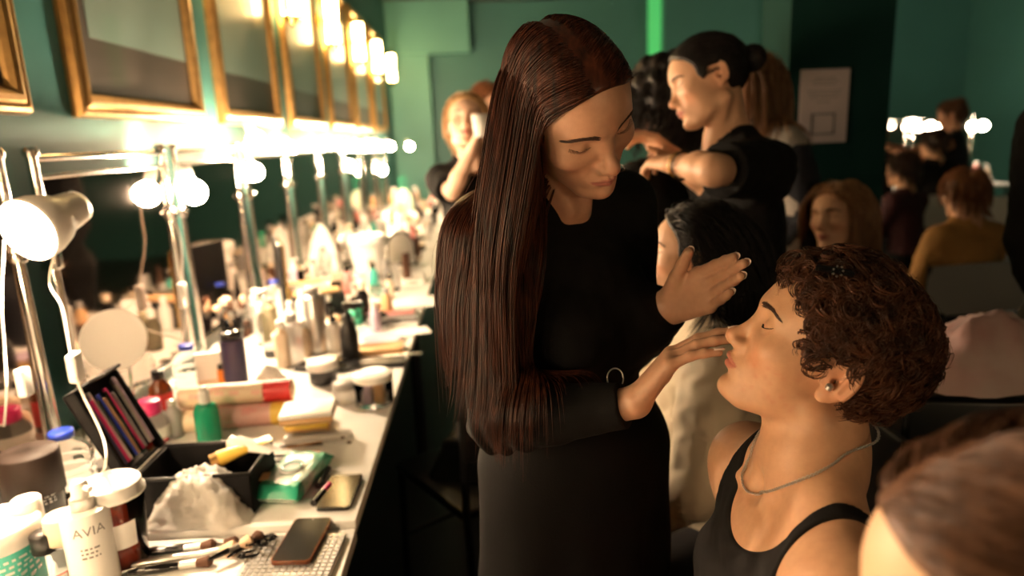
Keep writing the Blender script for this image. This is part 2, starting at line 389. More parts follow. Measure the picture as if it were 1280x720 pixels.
def grow_hair(roots, v0, col_sdf, steps, ds, offs, flow=None, grav=(0,0,-1), inertia=.6, g=.4, jit=.0, seed=0, hug=None):
    r = np.random.default_rng(seed); P = roots.astype(np.float64).copy(); v = v0.astype(np.float64).copy(); out = [P.copy()]; G = np.asarray(grav, float)
    dsv = ds if hasattr(ds, '__len__') else np.full(len(P), ds)
    for k in range(steps):
        f = G[None] if flow is None else flow(P, k)
        v = v*inertia+f*g+(r.random(v.shape)-.5)*jit; v /= np.linalg.norm(v, axis=1)[:, None]+1e-9
        P = P+v*dsv[:, None]
        ok = offs if hug is None else np.where(hug > k, offs*.38, offs*np.clip(.38+.16*(k-hug), 0, 1))
        for _ in range(2):
            q = P.astype(np.float32); d = col_sdf(q)-ok; m = (d < 0) if hug is None else ((d < 0) | (hug > k))
            if m.any():
                qm = q[m]; d0 = col_sdf(qm); e = .003
                gr = np.stack([col_sdf(qm+np.float32([e if i == j else 0 for j in range(3)]))-d0 for i in range(3)], 1); gr /= np.linalg.norm(gr, axis=1)[:, None]+1e-9
                P[m] -= gr*(d[m])[:, None]
        nv = P-out[-1]; v = nv/(np.linalg.norm(nv, axis=1)[:, None]+1e-9); out.append(P.copy())
    return np.stack(out, 1)
def scalp_points(n, F, keep, seed=0):
    r = np.random.default_rng(seed); out = []
    while sum(len(o) for o in out) < n:
        v = r.normal(size=(n*3, 3)); v /= np.linalg.norm(v, axis=1)[:, None]; P = A(-.004, 0, .044)+v*A(.1, .078, .09); P = P.astype(np.float32)
        for _ in range(6):
            d = head_sdf(P, ears=False); P = P-(v*d[:, None]).astype(np.float32)
        out.append(P[keep(P)])
    return np.concatenate(out)[:n]
HLX = [-.12,-.06,-.035,-.024,-.012,.006,.018,.028,.040,.050,.062,.074,.086,.10]
HLZ = [-.058,-.052,-.030,.004,.034,.036,.030,.006,.010,.045,.064,.078,.098,.13]
def hl_field(P, dz=0.0): return np.interp(P[:, 0], HLX, HLZ)+dz+np.clip(np.abs(P[:,1])-.035,0,1)*(P[:,0]>.045)*.15-P[:, 2]      # negative inside the hair
def hairline(P, dz=0.0): return hl_field(P, dz) < 0
def cap_sdf(Q, t=.006, dz=0.0, amp=0, sc=60): 
    d = head_sdf(Q, ears=False)-t
    if amp: d = d-amp*vnoise(Q, sc)
    return smax(d, hl_field(Q, dz)*.8, .006)
# ------------------------------------------------------------------ materials of the place
M = dict(
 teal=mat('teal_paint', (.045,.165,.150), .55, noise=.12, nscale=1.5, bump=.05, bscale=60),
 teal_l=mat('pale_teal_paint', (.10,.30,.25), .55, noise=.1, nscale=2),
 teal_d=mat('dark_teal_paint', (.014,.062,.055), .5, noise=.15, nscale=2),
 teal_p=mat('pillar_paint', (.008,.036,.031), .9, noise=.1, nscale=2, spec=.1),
 floor=mat('dark_floor', (.030,.026,.024), .35, noise=.4, nscale=4),
 ceil=mat('ceiling_paint', (.05,.06,.058), .8),
 gold=mat('gold_gilt', (.62,.36,.13), .32, .85, noise=.25, nscale=30, bump=.1, bscale=80),
 brass=mat('polished_brass', (.85,.58,.18), .2, 1),
 mirror=mat('mirror_glass', (.42,.35,.31), .05, 1),
 hazymirror=mat('dusty_mirror', (.55,.53,.50), .10, .92),
 print=mat('painted_reflection', (.15,.21,.185), .35, noise=.10, nscale=3, coat=.4),  # flat teal colour standing for what the wall mirrors reflect
 dark_refl=mat('painted_dark_reflection', (.050,.040,.033), .4, coat=.4),  # dark part of the same mirror reflection, as flat colour
 chrome=mat('chrome', (.78,.74,.70), .14, 1),
 white=mat('white_plastic', (.80,.78,.74), .35),
 wtable=mat('white_laminate', (.88,.86,.82), .28, noise=.04, nscale=6),
 shade=mat('lamp_shade_plastic', (.82,.78,.72), .35),
 black=mat('black_plastic', (.008,.0075,.0075), .35), blackm=mat('black_matte', (.010,.009,.009), .75),
 blackn=mat('black_nylon', (.005,.0045,.005), .7, spec=.2, bump=.5, bscale=900),
 blackg=mat('black_gloss', (.008,.007,.007), .08),
 bulb=mat('warm_bulb', (1,.9,.7), .3, emit=(1,.74,.48), estr=640),
 bulbf=mat('warm_bulb_far', (1,.9,.7), .3, emit=(1,.70,.42), estr=450),
 bulbk=mat('warm_bulb_key', (1,.9,.7), .3, emit=(1,.74,.48), estr=1100),
 bulbn=mat('warm_bulb_near', (1,.9,.7), .3, emit=(1,.68,.38), estr=150),
 bulbw=mat('warm_bulb_weak', (1,.9,.7), .3, emit=(1,.66,.36), estr=130),
 bulbr=mat('warm_bulb_room', (1,.9,.7), .3, emit=(1,.78,.55), estr=110),
 sconce=mat('sconce_glass', (1,.85,.5), .3, emit=(1,.66,.26), estr=38),
 amberglass=mat('amber_glass', (.9,.55,.08), .08, trans=.6, emit=(1,.55,.06), estr=.5),
 glass=mat('clear_plastic', (.93,.95,.95), .04, trans=1.0, ior=1.12),
 frost=mat('frosted_plastic', (.66,.64,.62), .3, trans=.65, ior=1.15),
 blue=mat('blue_cap', (.02,.05,.42), .3), green=mat('green_liquid', (.02,.42,.22), .12, trans=.35),
 dgreen=mat('green_plastic', (.03,.38,.22), .35), tealab=mat('teal_label', (.06,.45,.36), .4),
 tea=mat('red_tea', (.36,.035,.012), .12, trans=.25), cream=mat('cream_plastic', (.75,.60,.44), .4),
 pink=mat('pink_label', (.75,.28,.26), .45), red=mat('red_print', (.55,.03,.03), .4), mag=mat('magenta_cap', (.62,.03,.16), .35),
 paper=mat('white_paper', (.82,.80,.76), .7), poster=mat('poster_paper', (.62,.50,.47), .7), ink=mat('ink', (.05,.05,.05), .7), inkg=mat('grey_ink', (.20,.19,.18), .7),
 bag=mat('white_polythene', (.95,.91,.85), .30, trans=.30, ior=1.12, bump=.25, bscale=40),
 cable=mat('white_cable', (.72,.68,.62), .45), wood=mat('pale_brush_wood', (.45,.25,.11), .45), bristle=mat('cream_bristle', (.72,.50,.33), .8),
 brownb=mat('brown_bristle', (.10,.045,.025), .85), tan=mat('tan_powder', (.60,.36,.17), .7), beige=mat('beige_powder', (.72,.52,.33), .7),
 silver=mat('silver_aluminium', (.62,.60,.57), .3, .9), grey=mat('grey_plastic', (.30,.29,.28), .4), amber=mat('amber_bottle', (.20,.05,.012), .15, trans=.4),
 orange=mat('orange_print', (.70,.22,.03), .5), yellow=mat('yellow_plastic', (.75,.50,.08), .4), lilac=mat('lilac_plastic', (.52,.40,.50), .4), purple=mat('dark_blue_tube', (.03,.025,.07), .3),
 led=mat('green_led_strip', (.1,.6,.2), .5, emit=(.10,.80,.22), estr=.32),
 silverprint=mat('silver_print', (.6,.6,.62), .25, .8), screen=mat('phone_screen', (.004,.004,.005), .12, spec=.2), olive=mat('khaki_print', (.30,.26,.16), .6),
)
def struct(name, mb, m): o = mb.build(name, m); o['kind'] = 'structure'; return o
WX = -1.17
struct('floor', MB().box(WX-.1, 7.2, -2.6, 10.1, -.08, 0), M['floor'])
struct('ceiling', MB().box(WX-.1, 7.2, -2.6, 10.1, 3.3, 3.4), M['ceil'])
struct('wall_left', MB().box(WX-.12, WX, -2.6, 10.1, 0, 3.3), M['teal'])
struct('wall_back', MB().box(WX, 7.1, 10.0, 10.1, 0, 3.3), M['teal'])
struct('wall_right', MB().box(7.1, 7.2, -2.6, 10.1, 0, 3.3), M['teal'])
struct('wall_front', MB().box(WX, 7.1, -2.6, -2.5, 0, 3.3), M['teal_d'])
struct('baseboard_left', MB().box(WX, WX+.015, -2.5, 10.0, 0, .09), M['teal_d'])
# relief of the back wall: a boxed bulkhead, a lit recess and the green strip of light
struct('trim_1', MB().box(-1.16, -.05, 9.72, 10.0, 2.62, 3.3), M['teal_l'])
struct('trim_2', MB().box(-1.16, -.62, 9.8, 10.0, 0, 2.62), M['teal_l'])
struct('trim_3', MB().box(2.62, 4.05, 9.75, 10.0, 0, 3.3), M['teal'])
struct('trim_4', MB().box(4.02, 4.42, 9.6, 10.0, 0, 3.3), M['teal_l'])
xa = at(811,40,Y=9.95)[0]; xb = at(826,40,Y=9.95)[0]
o = MB().box(xa, xb, 9.94, 9.998, at(818,84,Y=9.95)[2], 3.28).build('led_strip', M['led']); tag(o, 'glowing green vertical strip light on the back wall above the heads', 'light')
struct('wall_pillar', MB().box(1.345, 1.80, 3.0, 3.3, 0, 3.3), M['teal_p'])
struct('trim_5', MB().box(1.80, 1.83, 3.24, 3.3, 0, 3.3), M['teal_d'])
# ------------------------------------------------------------------ notice on the pillar
p = thing('paper_notice', 'white paper notice with small print taped to the dark teal pillar', 'notice', (1.505, 2.997, 1.57))
MB().box(-.108, .108, -.002, .001, -.155, .155).build('sheet', M['poster'], p)
m = MB()
for i, (z, w) in enumerate([(.118,.045),(.104,.060),(.090,.050),(.066,.075),(.052,.070),(.038,.062),(.018,.030)]):
    x = -w
    while x < w: l = .006+.010*rng.random(); m.box(x, min(x+l, w), -.0032, -.002, z-.0022, z+.0022); x += l+.004
m.build('printed_lines', M['inkg'], p)
m = MB()
for a in ((-.052,-.047,-.12,-.03),(.047,.052,-.12,-.03),(-.052,.052,-.035,-.03),(-.052,.052,-.12,-.115)): m.box(a[0], a[1], -.0034, -.002, a[2], a[3])
m.build('printed_square_frame', M['ink'], p)
# ------------------------------------------------------------------ gilt mirrors along the left wall, reflections painted as flat panels
FY = [(.98,1.88),(2.10,3.03),(3.24,4.20),(4.42,5.40),(5.62,6.60),(6.82,7.8),(8.0,9.0)]
ordn = ['nearest, cut by the left edge', 'second from the camera, above the cone lamp', 'third from the camera, above the round bulb', 'fourth from the camera, beside the first wall light', 'fifth from the camera between two wall lights', 'sixth from the camera, small and far', 'farthest one at the end of the row']
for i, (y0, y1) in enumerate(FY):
    t = thing('mirror_frame', 'gilt wall frame with painted mirror reflection, '+ordn[i], 'picture', (WX, (y0+y1)/2, 1.6), 0, 'gilt frames along the left wall')
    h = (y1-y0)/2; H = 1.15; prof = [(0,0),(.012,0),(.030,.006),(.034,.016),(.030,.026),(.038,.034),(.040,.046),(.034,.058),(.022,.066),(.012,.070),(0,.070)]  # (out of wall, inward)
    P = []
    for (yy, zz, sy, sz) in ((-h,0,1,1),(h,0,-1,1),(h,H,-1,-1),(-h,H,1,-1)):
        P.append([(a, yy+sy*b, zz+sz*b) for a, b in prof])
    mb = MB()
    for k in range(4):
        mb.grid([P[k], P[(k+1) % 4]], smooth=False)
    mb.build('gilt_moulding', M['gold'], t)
    MB().box(.002, .010, -h+.066, h-.066, .066, H-.066).build('painted_dark_reflection', M['dark_refl'], t)  # dark bands of the mirror reflection, painted on
    MB().box(.010, .0115, -h+.14, h-.09, .24, H-.15).build('print', M['print'], t)  # lighter part of the mirror reflection, painted as a panel
# ------------------------------------------------------------------ wall lights
def sconce(y, lab):
    t = thing('wall_light', lab, 'wall light', (WX, y, 2.2), 0, 'brass wall lights with glass tubes')
    MB().lathe([(.0,0),(.055,0),(.055,.012),(.03,.02),(0,.02)], 20, T=Tm((0,0,.20),(0,PI/2,0))).build('wall_plate', M['brass'], t)
    MB().tube([(0,0,.20),(.06,0,.20),(.10,0,.14),(.115,0,.03)], .008).tube([(.115,0,-.03),(.115,0,.06)], .012).lathe([(.002,-.02),(.022,-.012),(.03,0),(.052,.012),(.056,.03),(.02,.032)], 20, (.115,0,0)).build('arm', M['brass'], t)
    MB().lathe([(.044,.03),(.048,.05),(.046,.14),(.040,.19),(.046,.24),(.048,.33),(.042,.36),(0,.365)], 20, (.115,0,0)).build('lit_glass_tube', M['sconce'], t)
    MB().lathe([(.05,.355),(.054,.365),(.03,.385),(.012,.42),(.002,.44)], 16, (.115,0,0)).build('brass_cap', M['brass'], t); MB().lathe([(.0475,.185),(.051,.19),(.0475,.195)], 20, (.115,0,0), caps=False).build('brass_ring', M['brass'], t)
    for s in (-1, 1):
        MB().tube([(.115,0,.05),(.115,s*.06,.03),(.115,s*.10,.06),(.115,s*.10,.30)], .004).build('side_rod', M['brass'], t)
        MB().lathe([(.004,-.03),(.014,-.02),(.017,.02),(.013,.10),(.015,.17),(.008,.19)], 12, (.115,s*.10,.05)).build('amber_drop', M['amberglass'], t)
for i, y in enumerate([3.13, 4.30, 5.51, 6.71, 7.9, 9.15]):
    sconce(y, 'brass wall light with glowing glass tube, '+['above the gap between the second and third gilt frames','largest whole one, right of the third picture','second whole one along the wall','in the middle of the row','last but one before the back wall','farthest one by the back wall'][i])
# ------------------------------------------------------------------ tables
TY = [(-2.2,-.42),(-.40,1.262),(1.265,3.02),(3.06,4.75),(4.80,6.5),(6.55,8.2)]
for i, (y0, y1) in enumerate(TY):
    z = .735 if i < 2 else .75
    t = thing('make_up_table', ['white laminate table behind the camera along the left wall','white laminate table in the near left corner carrying the jars','white laminate table with the open case and wet wipes','white laminate table by the third mirror crowded with bottles','white laminate table beside the standing blonde woman','farthest white laminate table of the row'][i], 'table', (-.72, (y0+y1)/2, 0), 0, 'white tables along the left wall')
    h = (y1-y0)/2
    MB().box(-.43, .435, -h, h, z-.028, z, b=.003).build('tabletop', M['wtable'], t)
    for sx in (-.38, .38):
        for sy in (-h+.06, h-.06): MB().tube([(sx,sy,0),(sx,sy,z-.03)], .016).build('leg', M['black'], t)
    MB().box(-.38, .38, -h+.05, -h+.07, z-.09, z-.03).box(-.38, .38, h-.07, h-.05, z-.09, z-.03).build('apron_rail', M['black'], t)
# ------------------------------------------------------------------ mirror stations
def bulb_lamp(loc, lab, m='bulb', r=.034, post=None, cord=True, floorz=.75, look=None):
    t = thing('globe_lamp', lab, 'lamp', loc, 0, 'bare globe bulbs on the mirror stations')
    d = nrm(look) if look is not None else A(0,0,-1)
    q = (Vector((0,0,1))).rotation_difference(Vector(-d)).to_matrix().to_4x4()
    n = 16; prof = [(r*math.sin(a)+1e-4, -r*math.cos(a)) for a in np.linspace(0.02, PI*.80, 9)]+[(.016, .034),(.0135,.045)]
    MB().lathe(prof, n, T=q).build('bulb', M[m], t)
    MB().lathe([(.0145,.043),(.019,.046),(.020,.085),(.015,.095),(.004,.097)], 14, T=q).build('socket', M['white'], t)
    return t
def station(y0, y1, lab, x=-1.06, top=1.49, z=.75, glass='mirror'):
    t = thing('vanity_mirror', lab, 'mirror', (x, (y0+y1)/2, z), 0, 'chrome framed mirrors on the tables')
    h = (y1-y0)/2; H = top-z
    for s in (-1, 1):
        MB().tube([(.0, s*h, .012), (-.012, s*h, H+.01)], .0125, 12).lathe([(.0001,0),(.017,.0),(.019,.012),(.013,.02),(.0001,.022)], 14, (-.012,s*h,H+.006)).build('post', M['chrome'], t)
        MB().box(-.10, .10, s*h-.016, s*h+.016, 0, .012, b=.004).build('foot', M['chrome'], t)
        MB().lathe([(.018,-.02),(.021,-.012),(.021,.012),(.018,.02)], 14, (-.009,s*h,H*.72)).tube([(-.009,s*h,H*.72),(.02,s*h,H*.72)], .006).build('clamp', M['chrome'], t)
    MB().tube([(-.012,-h,H),(-.012,h,H)], .0105, 12).build('top_rail', M['chrome'], t)
    MB().tube([(-.011,-h,H-.045),(-.011,h,H-.045)], .007, 10).build('mirror_rail', M['chrome'], t); MB().tube([(-.002,-h,.05),(-.002,h,.05)], .007, 10).build('mirror_rail', M['chrome'], t)
    MB().box(-.016, -.009, -h+.014, h-.014, .055, H-.050).build('mirror_pane', M[glass], t)
    MB().box(-.024, -.0165, -h+.012, h-.012, .052, H-.047).build('mirror_back', M['blackm'], t)
    return t
ST = [(-1.75,-1.05),(-.95,-.25),(.15,.83),(.95,1.60),(1.72,2.40),(2.49,3.11),(3.23,3.86),(3.98,4.62),(4.76,5.4),(5.6,6.25),(6.45,7.1),(7.3,7.95)]
SL = ['behind the camera on the left','just behind the camera on the left','beside the camera, out of view','in the near left corner, mostly out of view','behind the cone lamp, largest whole one in view','with the single round bulb, second in view','third in view behind the case of brushes','fourth in view behind the white paper bags','fifth in view','sixth in view','seventh in view, near the blonde woman','farthest of the row']
for i, (a, b) in enumerate(ST): station(a, b, 'chrome framed table mirror '+SL[i], z=.75 if b > 1.65 else .735)
def cord(name, pts, lab, group=None, box=None, r=.0026):
    base = pts[-1]; t = thing(name, lab, 'cable', base, 0, group)
    # smooth the path
    P = [A(*q)-A(*base) for q in pts]; Q = []
    for i in range(len(P)-1):
        p0, p1, p2, p3 = P[max(i-1,0)], P[i], P[i+1], P[min(i+2,len(P)-1)]
        for s in np.linspace(0, 1, 9)[:-1]: Q.append(.5*((2*p1)+(-p0+p2)*s+(2*p0-5*p1+4*p2-p3)*s*s+(-p0+3*p1-3*p2+p3)*s**3))
    Q.append(P[-1]); MB().tube(Q, r, 7).build('cord', M['cable'], t)
    if box is not None:
        c = A(*box[0])-A(*base); w, h = box[1]
        MB().box(-.010, .010, -w/2, w/2, -h/2, h/2, b=.005, T=Tm(c, box[2])).build('switch_box', M['white'], t)
    return t
# clip lamp with the cone shade
c0 = at(36, 288, X=-.94); vr, vu, vf = view_axes(36, 288); aim = nrm(-vr*.62-vu*.40-vf*.62)
t = thing('cone_lamp', 'white plastic cone lamp clipped to the near mirror, its bulb glowing', 'lamp', c0)
qm = Vector((0,0,1)).rotation_difference(Vector(-aim)).to_matrix().to_4x4()
MB().lathe([(.066,-.004),(.067,.002),(.064,.030),(.055,.060),(.042,.085),(.038,.12),(.034,.140),(.004,.146)], 36, T=qm, caps=False).build('lamp_shade', M['shade'], t, solid=.003)
MB().lathe([(.001,-.004),(.035,-.002),(.056,.004),(.058,.010),(.045,.025),(.03,.045)], 28, T=qm).build('bulb', M['bulbk'], t)
e = A(-1.07,1.72,1.25)-c0; b_ = -aim*.14
MB().tube([b_, b_+A(-.02,.02,.03), (b_+e)/2+A(0,0,.04), e], .007, 10).box(-.02, .02, -.016, .016, -.03, .03, b=.004, T=Tm(e)).build('clip_arm', M['chrome'], t)
w0 = c0-aim*.12
cord('lamp_cable', [w0, at(62,345,D=1.78), at(78,385,D=1.72), at(88,440,D=1.66), at(95,468,D=1.62), at(103,492,D=1.58), at(128,545,D=1.52), at(132,580,D=1.47), at(122,598,Z=.76)], 'white cable with inline switch hanging from the cone lamp to the table', 'white lamp cables', (at(94,459,D=1.62), (.030,.062), (.15,.1,0)))
cord('lamp_cable', [at(5,300,D=1.75), at(2,380,D=1.72), at(6,440,D=1.7), at(8,500,D=1.66), at(2,560,Z=.76)], 'white cable with inline switch at the left edge of the view', 'white lamp cables', (at(30,478,D=1.72), (.028,.06), (0,0,0)))
MB()
# bare bulbs
g1 = bulb_lamp(at(242,240,X=-.99), 'bare glowing globe bulb hanging low before the second mirror in view', 'bulbk', r=.042, look=(.25,-.1,-.9))
cord('lamp_cable', [at(218,228,X=-1.02), at(214,262,X=-1.02), at(226,300,X=-1.01), at(228,345,X=-1.0), at(230,370,X=-.99), at(232,400,X=-.98), at(228,440,Z=.76)], 'white cable with inline switch hanging below the single round bulb', 'white lamp cables', (at(229,369,X=-1.0), (.032,.085), (0,0,0)))
far = [(320,175,3.2,'above the third mirror, the highest near bulb'),(318,215,3.3,'low on the left post of the third mirror'),(352,212,4.0,'at the left of the fourth mirror'),(362,186,4.2,'high above the fourth mirror'),(388,206,4.7,'at the right of the fourth mirror'),(398,186,5.0,'high at the fifth mirror'),(415,207,5.3,'low at the fifth mirror'),(428,184,5.6,'high at the sixth mirror'),(437,207,5.8,'low at the sixth mirror'),(446,183,6.1,'over the right post of the sixth mirror'),(462,182,6.6,'high at the seventh mirror'),(478,213,6.9,'lowest of the far ones, standing apart'),(474,183,7.0,'over the right post of the seventh mirror'),(488,183,7.5,'high at the farthest mirror'),(512,183,8.6,'last one to the right, near the blonde woman')]
for (px, py, Y, s) in far:
    c = at(px, py, Y=Y); bulb_lamp(c, 'bare glowing globe bulb '+s, 'bulbf', r=.040, look=(.3,-.2,-.6))
    m = MB()
for (y, zz) in ((-1.1,1.45),(-.22,1.45),(.14,1.42),(.86,1.45),(.84,1.12)):
    bulb_lamp((-1.0,y,zz), 'bare globe bulb on a mirror beside the camera, out of view', 'bulbn', r=.042, look=(.8,-.1,-.4))
# ------------------------------------------------------------------ things on the tables
def base(px, py, z=.751): return at(px, py, Z=z)
def spec(px, yb, yt, w, z=.751):
    b = base(px, yb, z); D = np.linalg.norm(b+A(0,0,.05)-CAM); return b, w/2*D/FPX, at(px, yt, Y=b[1])[2]-z
N_ = .736
def rnd(r, f=.12):   # rounded bottom lip
    return [(r*.0+1e-4, 0), (r*(1-f), 0), (r, r*f)]
def bottle(px, yb, yt, w, body, cap, name, label, cat='bottle', z=.751, neck=.30, caph=.16, capr=.55, shoulder=.70, cap_name='cap', lab=None, labc=None, group=None, labz=(.15,.6)):
    b, r, H = spec(px, yb, yt, w, z); t = thing(name, label, cat, b, rng.random()*6, group); sh = H*shoulder; cz = H*(1-caph); nr = r*capr
    MB().lathe(rnd(r)+[(r, sh), (r*.92, sh+(cz-sh)*.35), (nr*1.05, sh+(cz-sh)*.75), (nr*.85, cz-.002), (nr*.85, cz+.004)], 26).build('body', body, t)
    MB().lathe([(nr*.9, cz), (nr, cz+.001), (nr, H-.003), (nr*.9, H), (1e-4, H)], 22, caps=False).build(cap_name, cap, t)
    if labc: MB().lathe([(r*1.012, H*labz[0]), (r*1.012, H*labz[1])], 26, caps=False).build('label', labc, t)
    return t
def marks(parent, r, z0, z1, a0, a1, rows, m, name='printed_text'):
    """rows of small raised dashes around a cylinder, like small print"""
    mb = MB()
    for i in range(rows):
        z = z1-(z1-z0)*(i+.5)/rows; a = a0
        while a < a1-.05:
            da = .08+.14*rng.random(); n = 3; da = min(da, a1-a); hz = (z1-z0)/rows*.22
            P = [[(r*math.cos(a+da*k/n), r*math.sin(a+da*k/n), z+s*hz) for s in (-1, 1)] for k in range(n+1)]; mb.grid(P); a += da+.07
    return mb.build(name, m, parent)
def facing(b): return math.atan2(-b[1], -b[0])      # angle toward the photographer
# 1 tub
b, r, H = spec(6, 733, 652, 78, N_)
t = thing('cosmetic_tub', 'big round tub with white lid and teal label in the near left corner', 'tub', b); fa = facing(b)
MB().lathe(rnd(r*.96)+[(r*.96, H*.72), (r*.9, H*.74)], 40).build('tub', M['tealab'], t)
MB().lathe([(r*.93, H*.70), (r, H*.71), (r, H*.95), (r*.93, H), (1e-4, H)], 40, caps=False).build('lid', M['white'], t)
marks(t, r*.968, H*.22, H*.64, fa-.1, fa+1.0, 5, M['paper'])
# 2 frosted bottle
bottle(50, 712, 622, 42, M['frost'], M['white'], 'lotion_bottle', 'frosted grey bottle with white cap behind the teal tub', z=N_, caph=.30, capr=.62, shoulder=.60)
t = bottle(68, 735, 664, 46, M['glass'], M['black'], 'polish_bottle', 'small clear bottle with black cap and pink-edged label', z=N_, caph=.32, capr=.52, shoulder=.50)
b, r, H = spec(68, 735, 664, 46, N_); t.rotation_euler = (0,0,0); fa = facing(b)
for nm, rr, z0, z1, hw, m in (('label', 1.02, .06, .40, .62, M['pink']), ('label_face', 1.03, .09, .37, .56, M['paper'])):
    MB().grid([[(r*rr*math.cos(a), r*rr*math.sin(a), H*z) for z in (z0, z1)] for a in np.linspace(fa-hw, fa+hw, 10)]).build(nm, m, t)
marks(t, r*1.045, H*.12, H*.34, fa-.45, fa+.45, 4, M['ink'])
bottle(93, 728, 642, 38, M['glass'], M['cream'], 'toner_bottle', 'clear bottle with wide beige cap between the polish and the pump bottle', z=N_, caph=.36, capr=.86, shoulder=.60)
# 5 pump serum
b, r, H = spec(122, 728, 600, 44, N_); t = thing('serum_bottle', 'tall slim white bottle with silver collar, pump and thin grey lettering', 'bottle', b); fa = facing(b)
MB().lathe(rnd(r)+[(r, H*.70), (r*.9, H*.735), (r*.5, H*.75)], 30).build('body', M['white'], t)
MB().lathe([(r*.48, H*.745), (r*.5, H*.75), (r*.5, H*.85), (r*.42, H*.86)], 24).build('silver_collar', M['silver'], t)
MB().lathe([(r*.30, H*.85), (r*.36, H*.86), (r*.36, H*.97), (r*.28, H), (1e-4, H)], 20).tube([(0,0,H*.95), (r*.7*math.cos(fa+.6), r*.7*math.sin(fa+.6), H*.945)], r*.13, 8).build('pump_head', M['white'], t)
def letters(parent, txt, size, loc, nrm_ang, m, r=None):
    """lettering wrapped on a cylinder of radius r"""
    cu = bpy.data.curves.new('t', 'FONT'); cu.body = txt; cu.size = size; cu.align_x = 'CENTER'; cu.extrude = 0; o = bpy.data.objects.new('t', cu); link(o)
    bpy.context.view_layer.update(); me = bpy.data.meshes.new_from_object(o.evaluated_get(bpy.context.evaluated_depsgraph_get()))
    bpy.data.objects.remove(o)
    for v in me.vertices:
        a = nrm_ang+v.co.x/r; v.co = Vector((r*math.cos(a), r*math.sin(a), loc+v.co.y))
    me.materials.clear(); me.materials.append(m); q = link(bpy.data.objects.new('lettering', me)); q.parent = parent; return q
letters(t, 'AVIA', r*.62, H*.56, fa+.05, M['inkg'], r*1.012)
marks(t, r*1.012, H*.34, H*.46, fa-.4, fa+.35, 3, M['inkg'], 'small_print')
marks(t, r*1.012, H*.12, H*.16, fa-.2, fa+.2, 1, M['inkg'], 'small_print')
# 6 lip gloss standing
b, r, H = spec(119, 738, 690, 15, N_); t = thing('lip_gloss', 'black and magenta lip gloss tube standing before the white pump bottle', 'lip gloss', b)
MB().lathe([(1e-4,0),(r,0),(r,H*.5)], 18).build('tube', M['mag'], t); MB().lathe([(r*.95,H*.5),(r*.95,H*.97),(r*.8,H),(1e-4,H)], 18).build('cap', M['blackg'], t)
b = base(106, 722, N_); t = thing('tweezers', 'thin pink-edged metal tweezers leaning between the clear bottles', 'tweezers', b)
MB().tube([(0,0,0), (-.012,.01,.07), (0,.02,.13)], [.001,.003,.0015], 6).tube([(.004,0,0), (.010,.01,.07), (0,.02,.13)], [.001,.003,.0015], 6).build('arms', M['silver'], t)
# 7 cup of tea
b, r, H = spec(154, 702, 600, 62, N_); t = thing('takeaway_cup', 'clear takeaway cup of red tea with a white lid and a blank square sticker', 'cup', b); fa = facing(b)
R0, R1 = r*.80, r*.97
MB().lathe([(1e-4,.002),(R0,.002),(R1,H*.86),(R1-.0015,H*.86),(R0-.0015,.004),(1e-4,.004)], 40, caps=False).build('cup_wall', M['glass'], t)
MB().lathe([(1e-4,.005),(R0-.002,.005),(R0+(R1-R0)*.40-.002,H*.36),(1e-4,H*.36)], 36, caps=False).build('tea', M['tea'], t)
MB().lathe([(R1*1.03,H*.84),(R1*1.06,H*.845),(R1*1.06,H*.88),(R1*.98,H*.90),(R1*.97,H*.97),(R1*.90,H),(R1*.80,H*.975),(1e-4,H*.975)], 40, caps=False).build('lid', M['white'], t)
MB().grid([[((R0+(R1-R0)*z/.86+.001)*math.cos(a), (R0+(R1-R0)*z/.86+.001)*math.sin(a), H*z) for z in (.30,.45,.60)] for a in np.linspace(fa-.15, fa+.60, 9)]).build('sticker', M['paper'], t)
# 8 dark jar with tall lid
b, r, H = spec(53, 655, 563, 53); t = thing('hair_mask_jar', 'dark brown jar with tall matt brown lid beside the blue-capped water bottle', 'jar', b); fa = facing(b)
MB().lathe(rnd(r*.92)+[(r*.92, H*.45), (r*.85, H*.47)], 34).build('body', M['blackg'], t)
MB().lathe([(r*.9, H*.44), (r, H*.45), (r, H*.975), (r*.96, H), (1e-4, H)], 36, caps=False).build('lid', mat('brown_lid', (.020,.012,.009), .6, spec=.2), t)
marks(t, r*1.008, H*.30+.012, H*.42+.012, fa-.3, fa+.6, 3, M['silverprint'], 'silver_print')
# water bottles
def water(px, yb, yt, w, label, z=.751):
    b, r, H = spec(px, yb, yt, w, z); t = thing('water_bottle', label, 'bottle', b, 0, 'clear water bottles with blue caps')
    pr = rnd(r)
    for k in range(5): z0 = H*(.10+.1*k); pr += [(r, z0), (r*.94, z0+H*.03), (r, z0+H*.06)]
    pr += [(r, H*.66), (r*.8, H*.76), (r*.42, H*.86), (r*.36, H*.88), (r*.36, H*.92)]
    MB().lathe(pr, 28).build('body', M['glass'], t)
    MB().lathe([(r*.44, H*.90), (r*.46, H*.905), (r*.46, H*.99), (r*.4, H), (1e-4, H)], 24, caps=False).build('cap', M['blue'], t)
    return t
water(92, 622, 537, 50, 'clear water bottle with blue cap, the nearest one, behind the brown-lidded jar')
water(180, 500, 430, 34, 'clear water bottle with blue cap standing behind the open case lid')
water(241, 492, 430, 34, 'clear water bottle with blue cap between the case lid and the white card')
water(346, 392, 350, 24, 'small clear water bottle with blue cap by the third mirror')
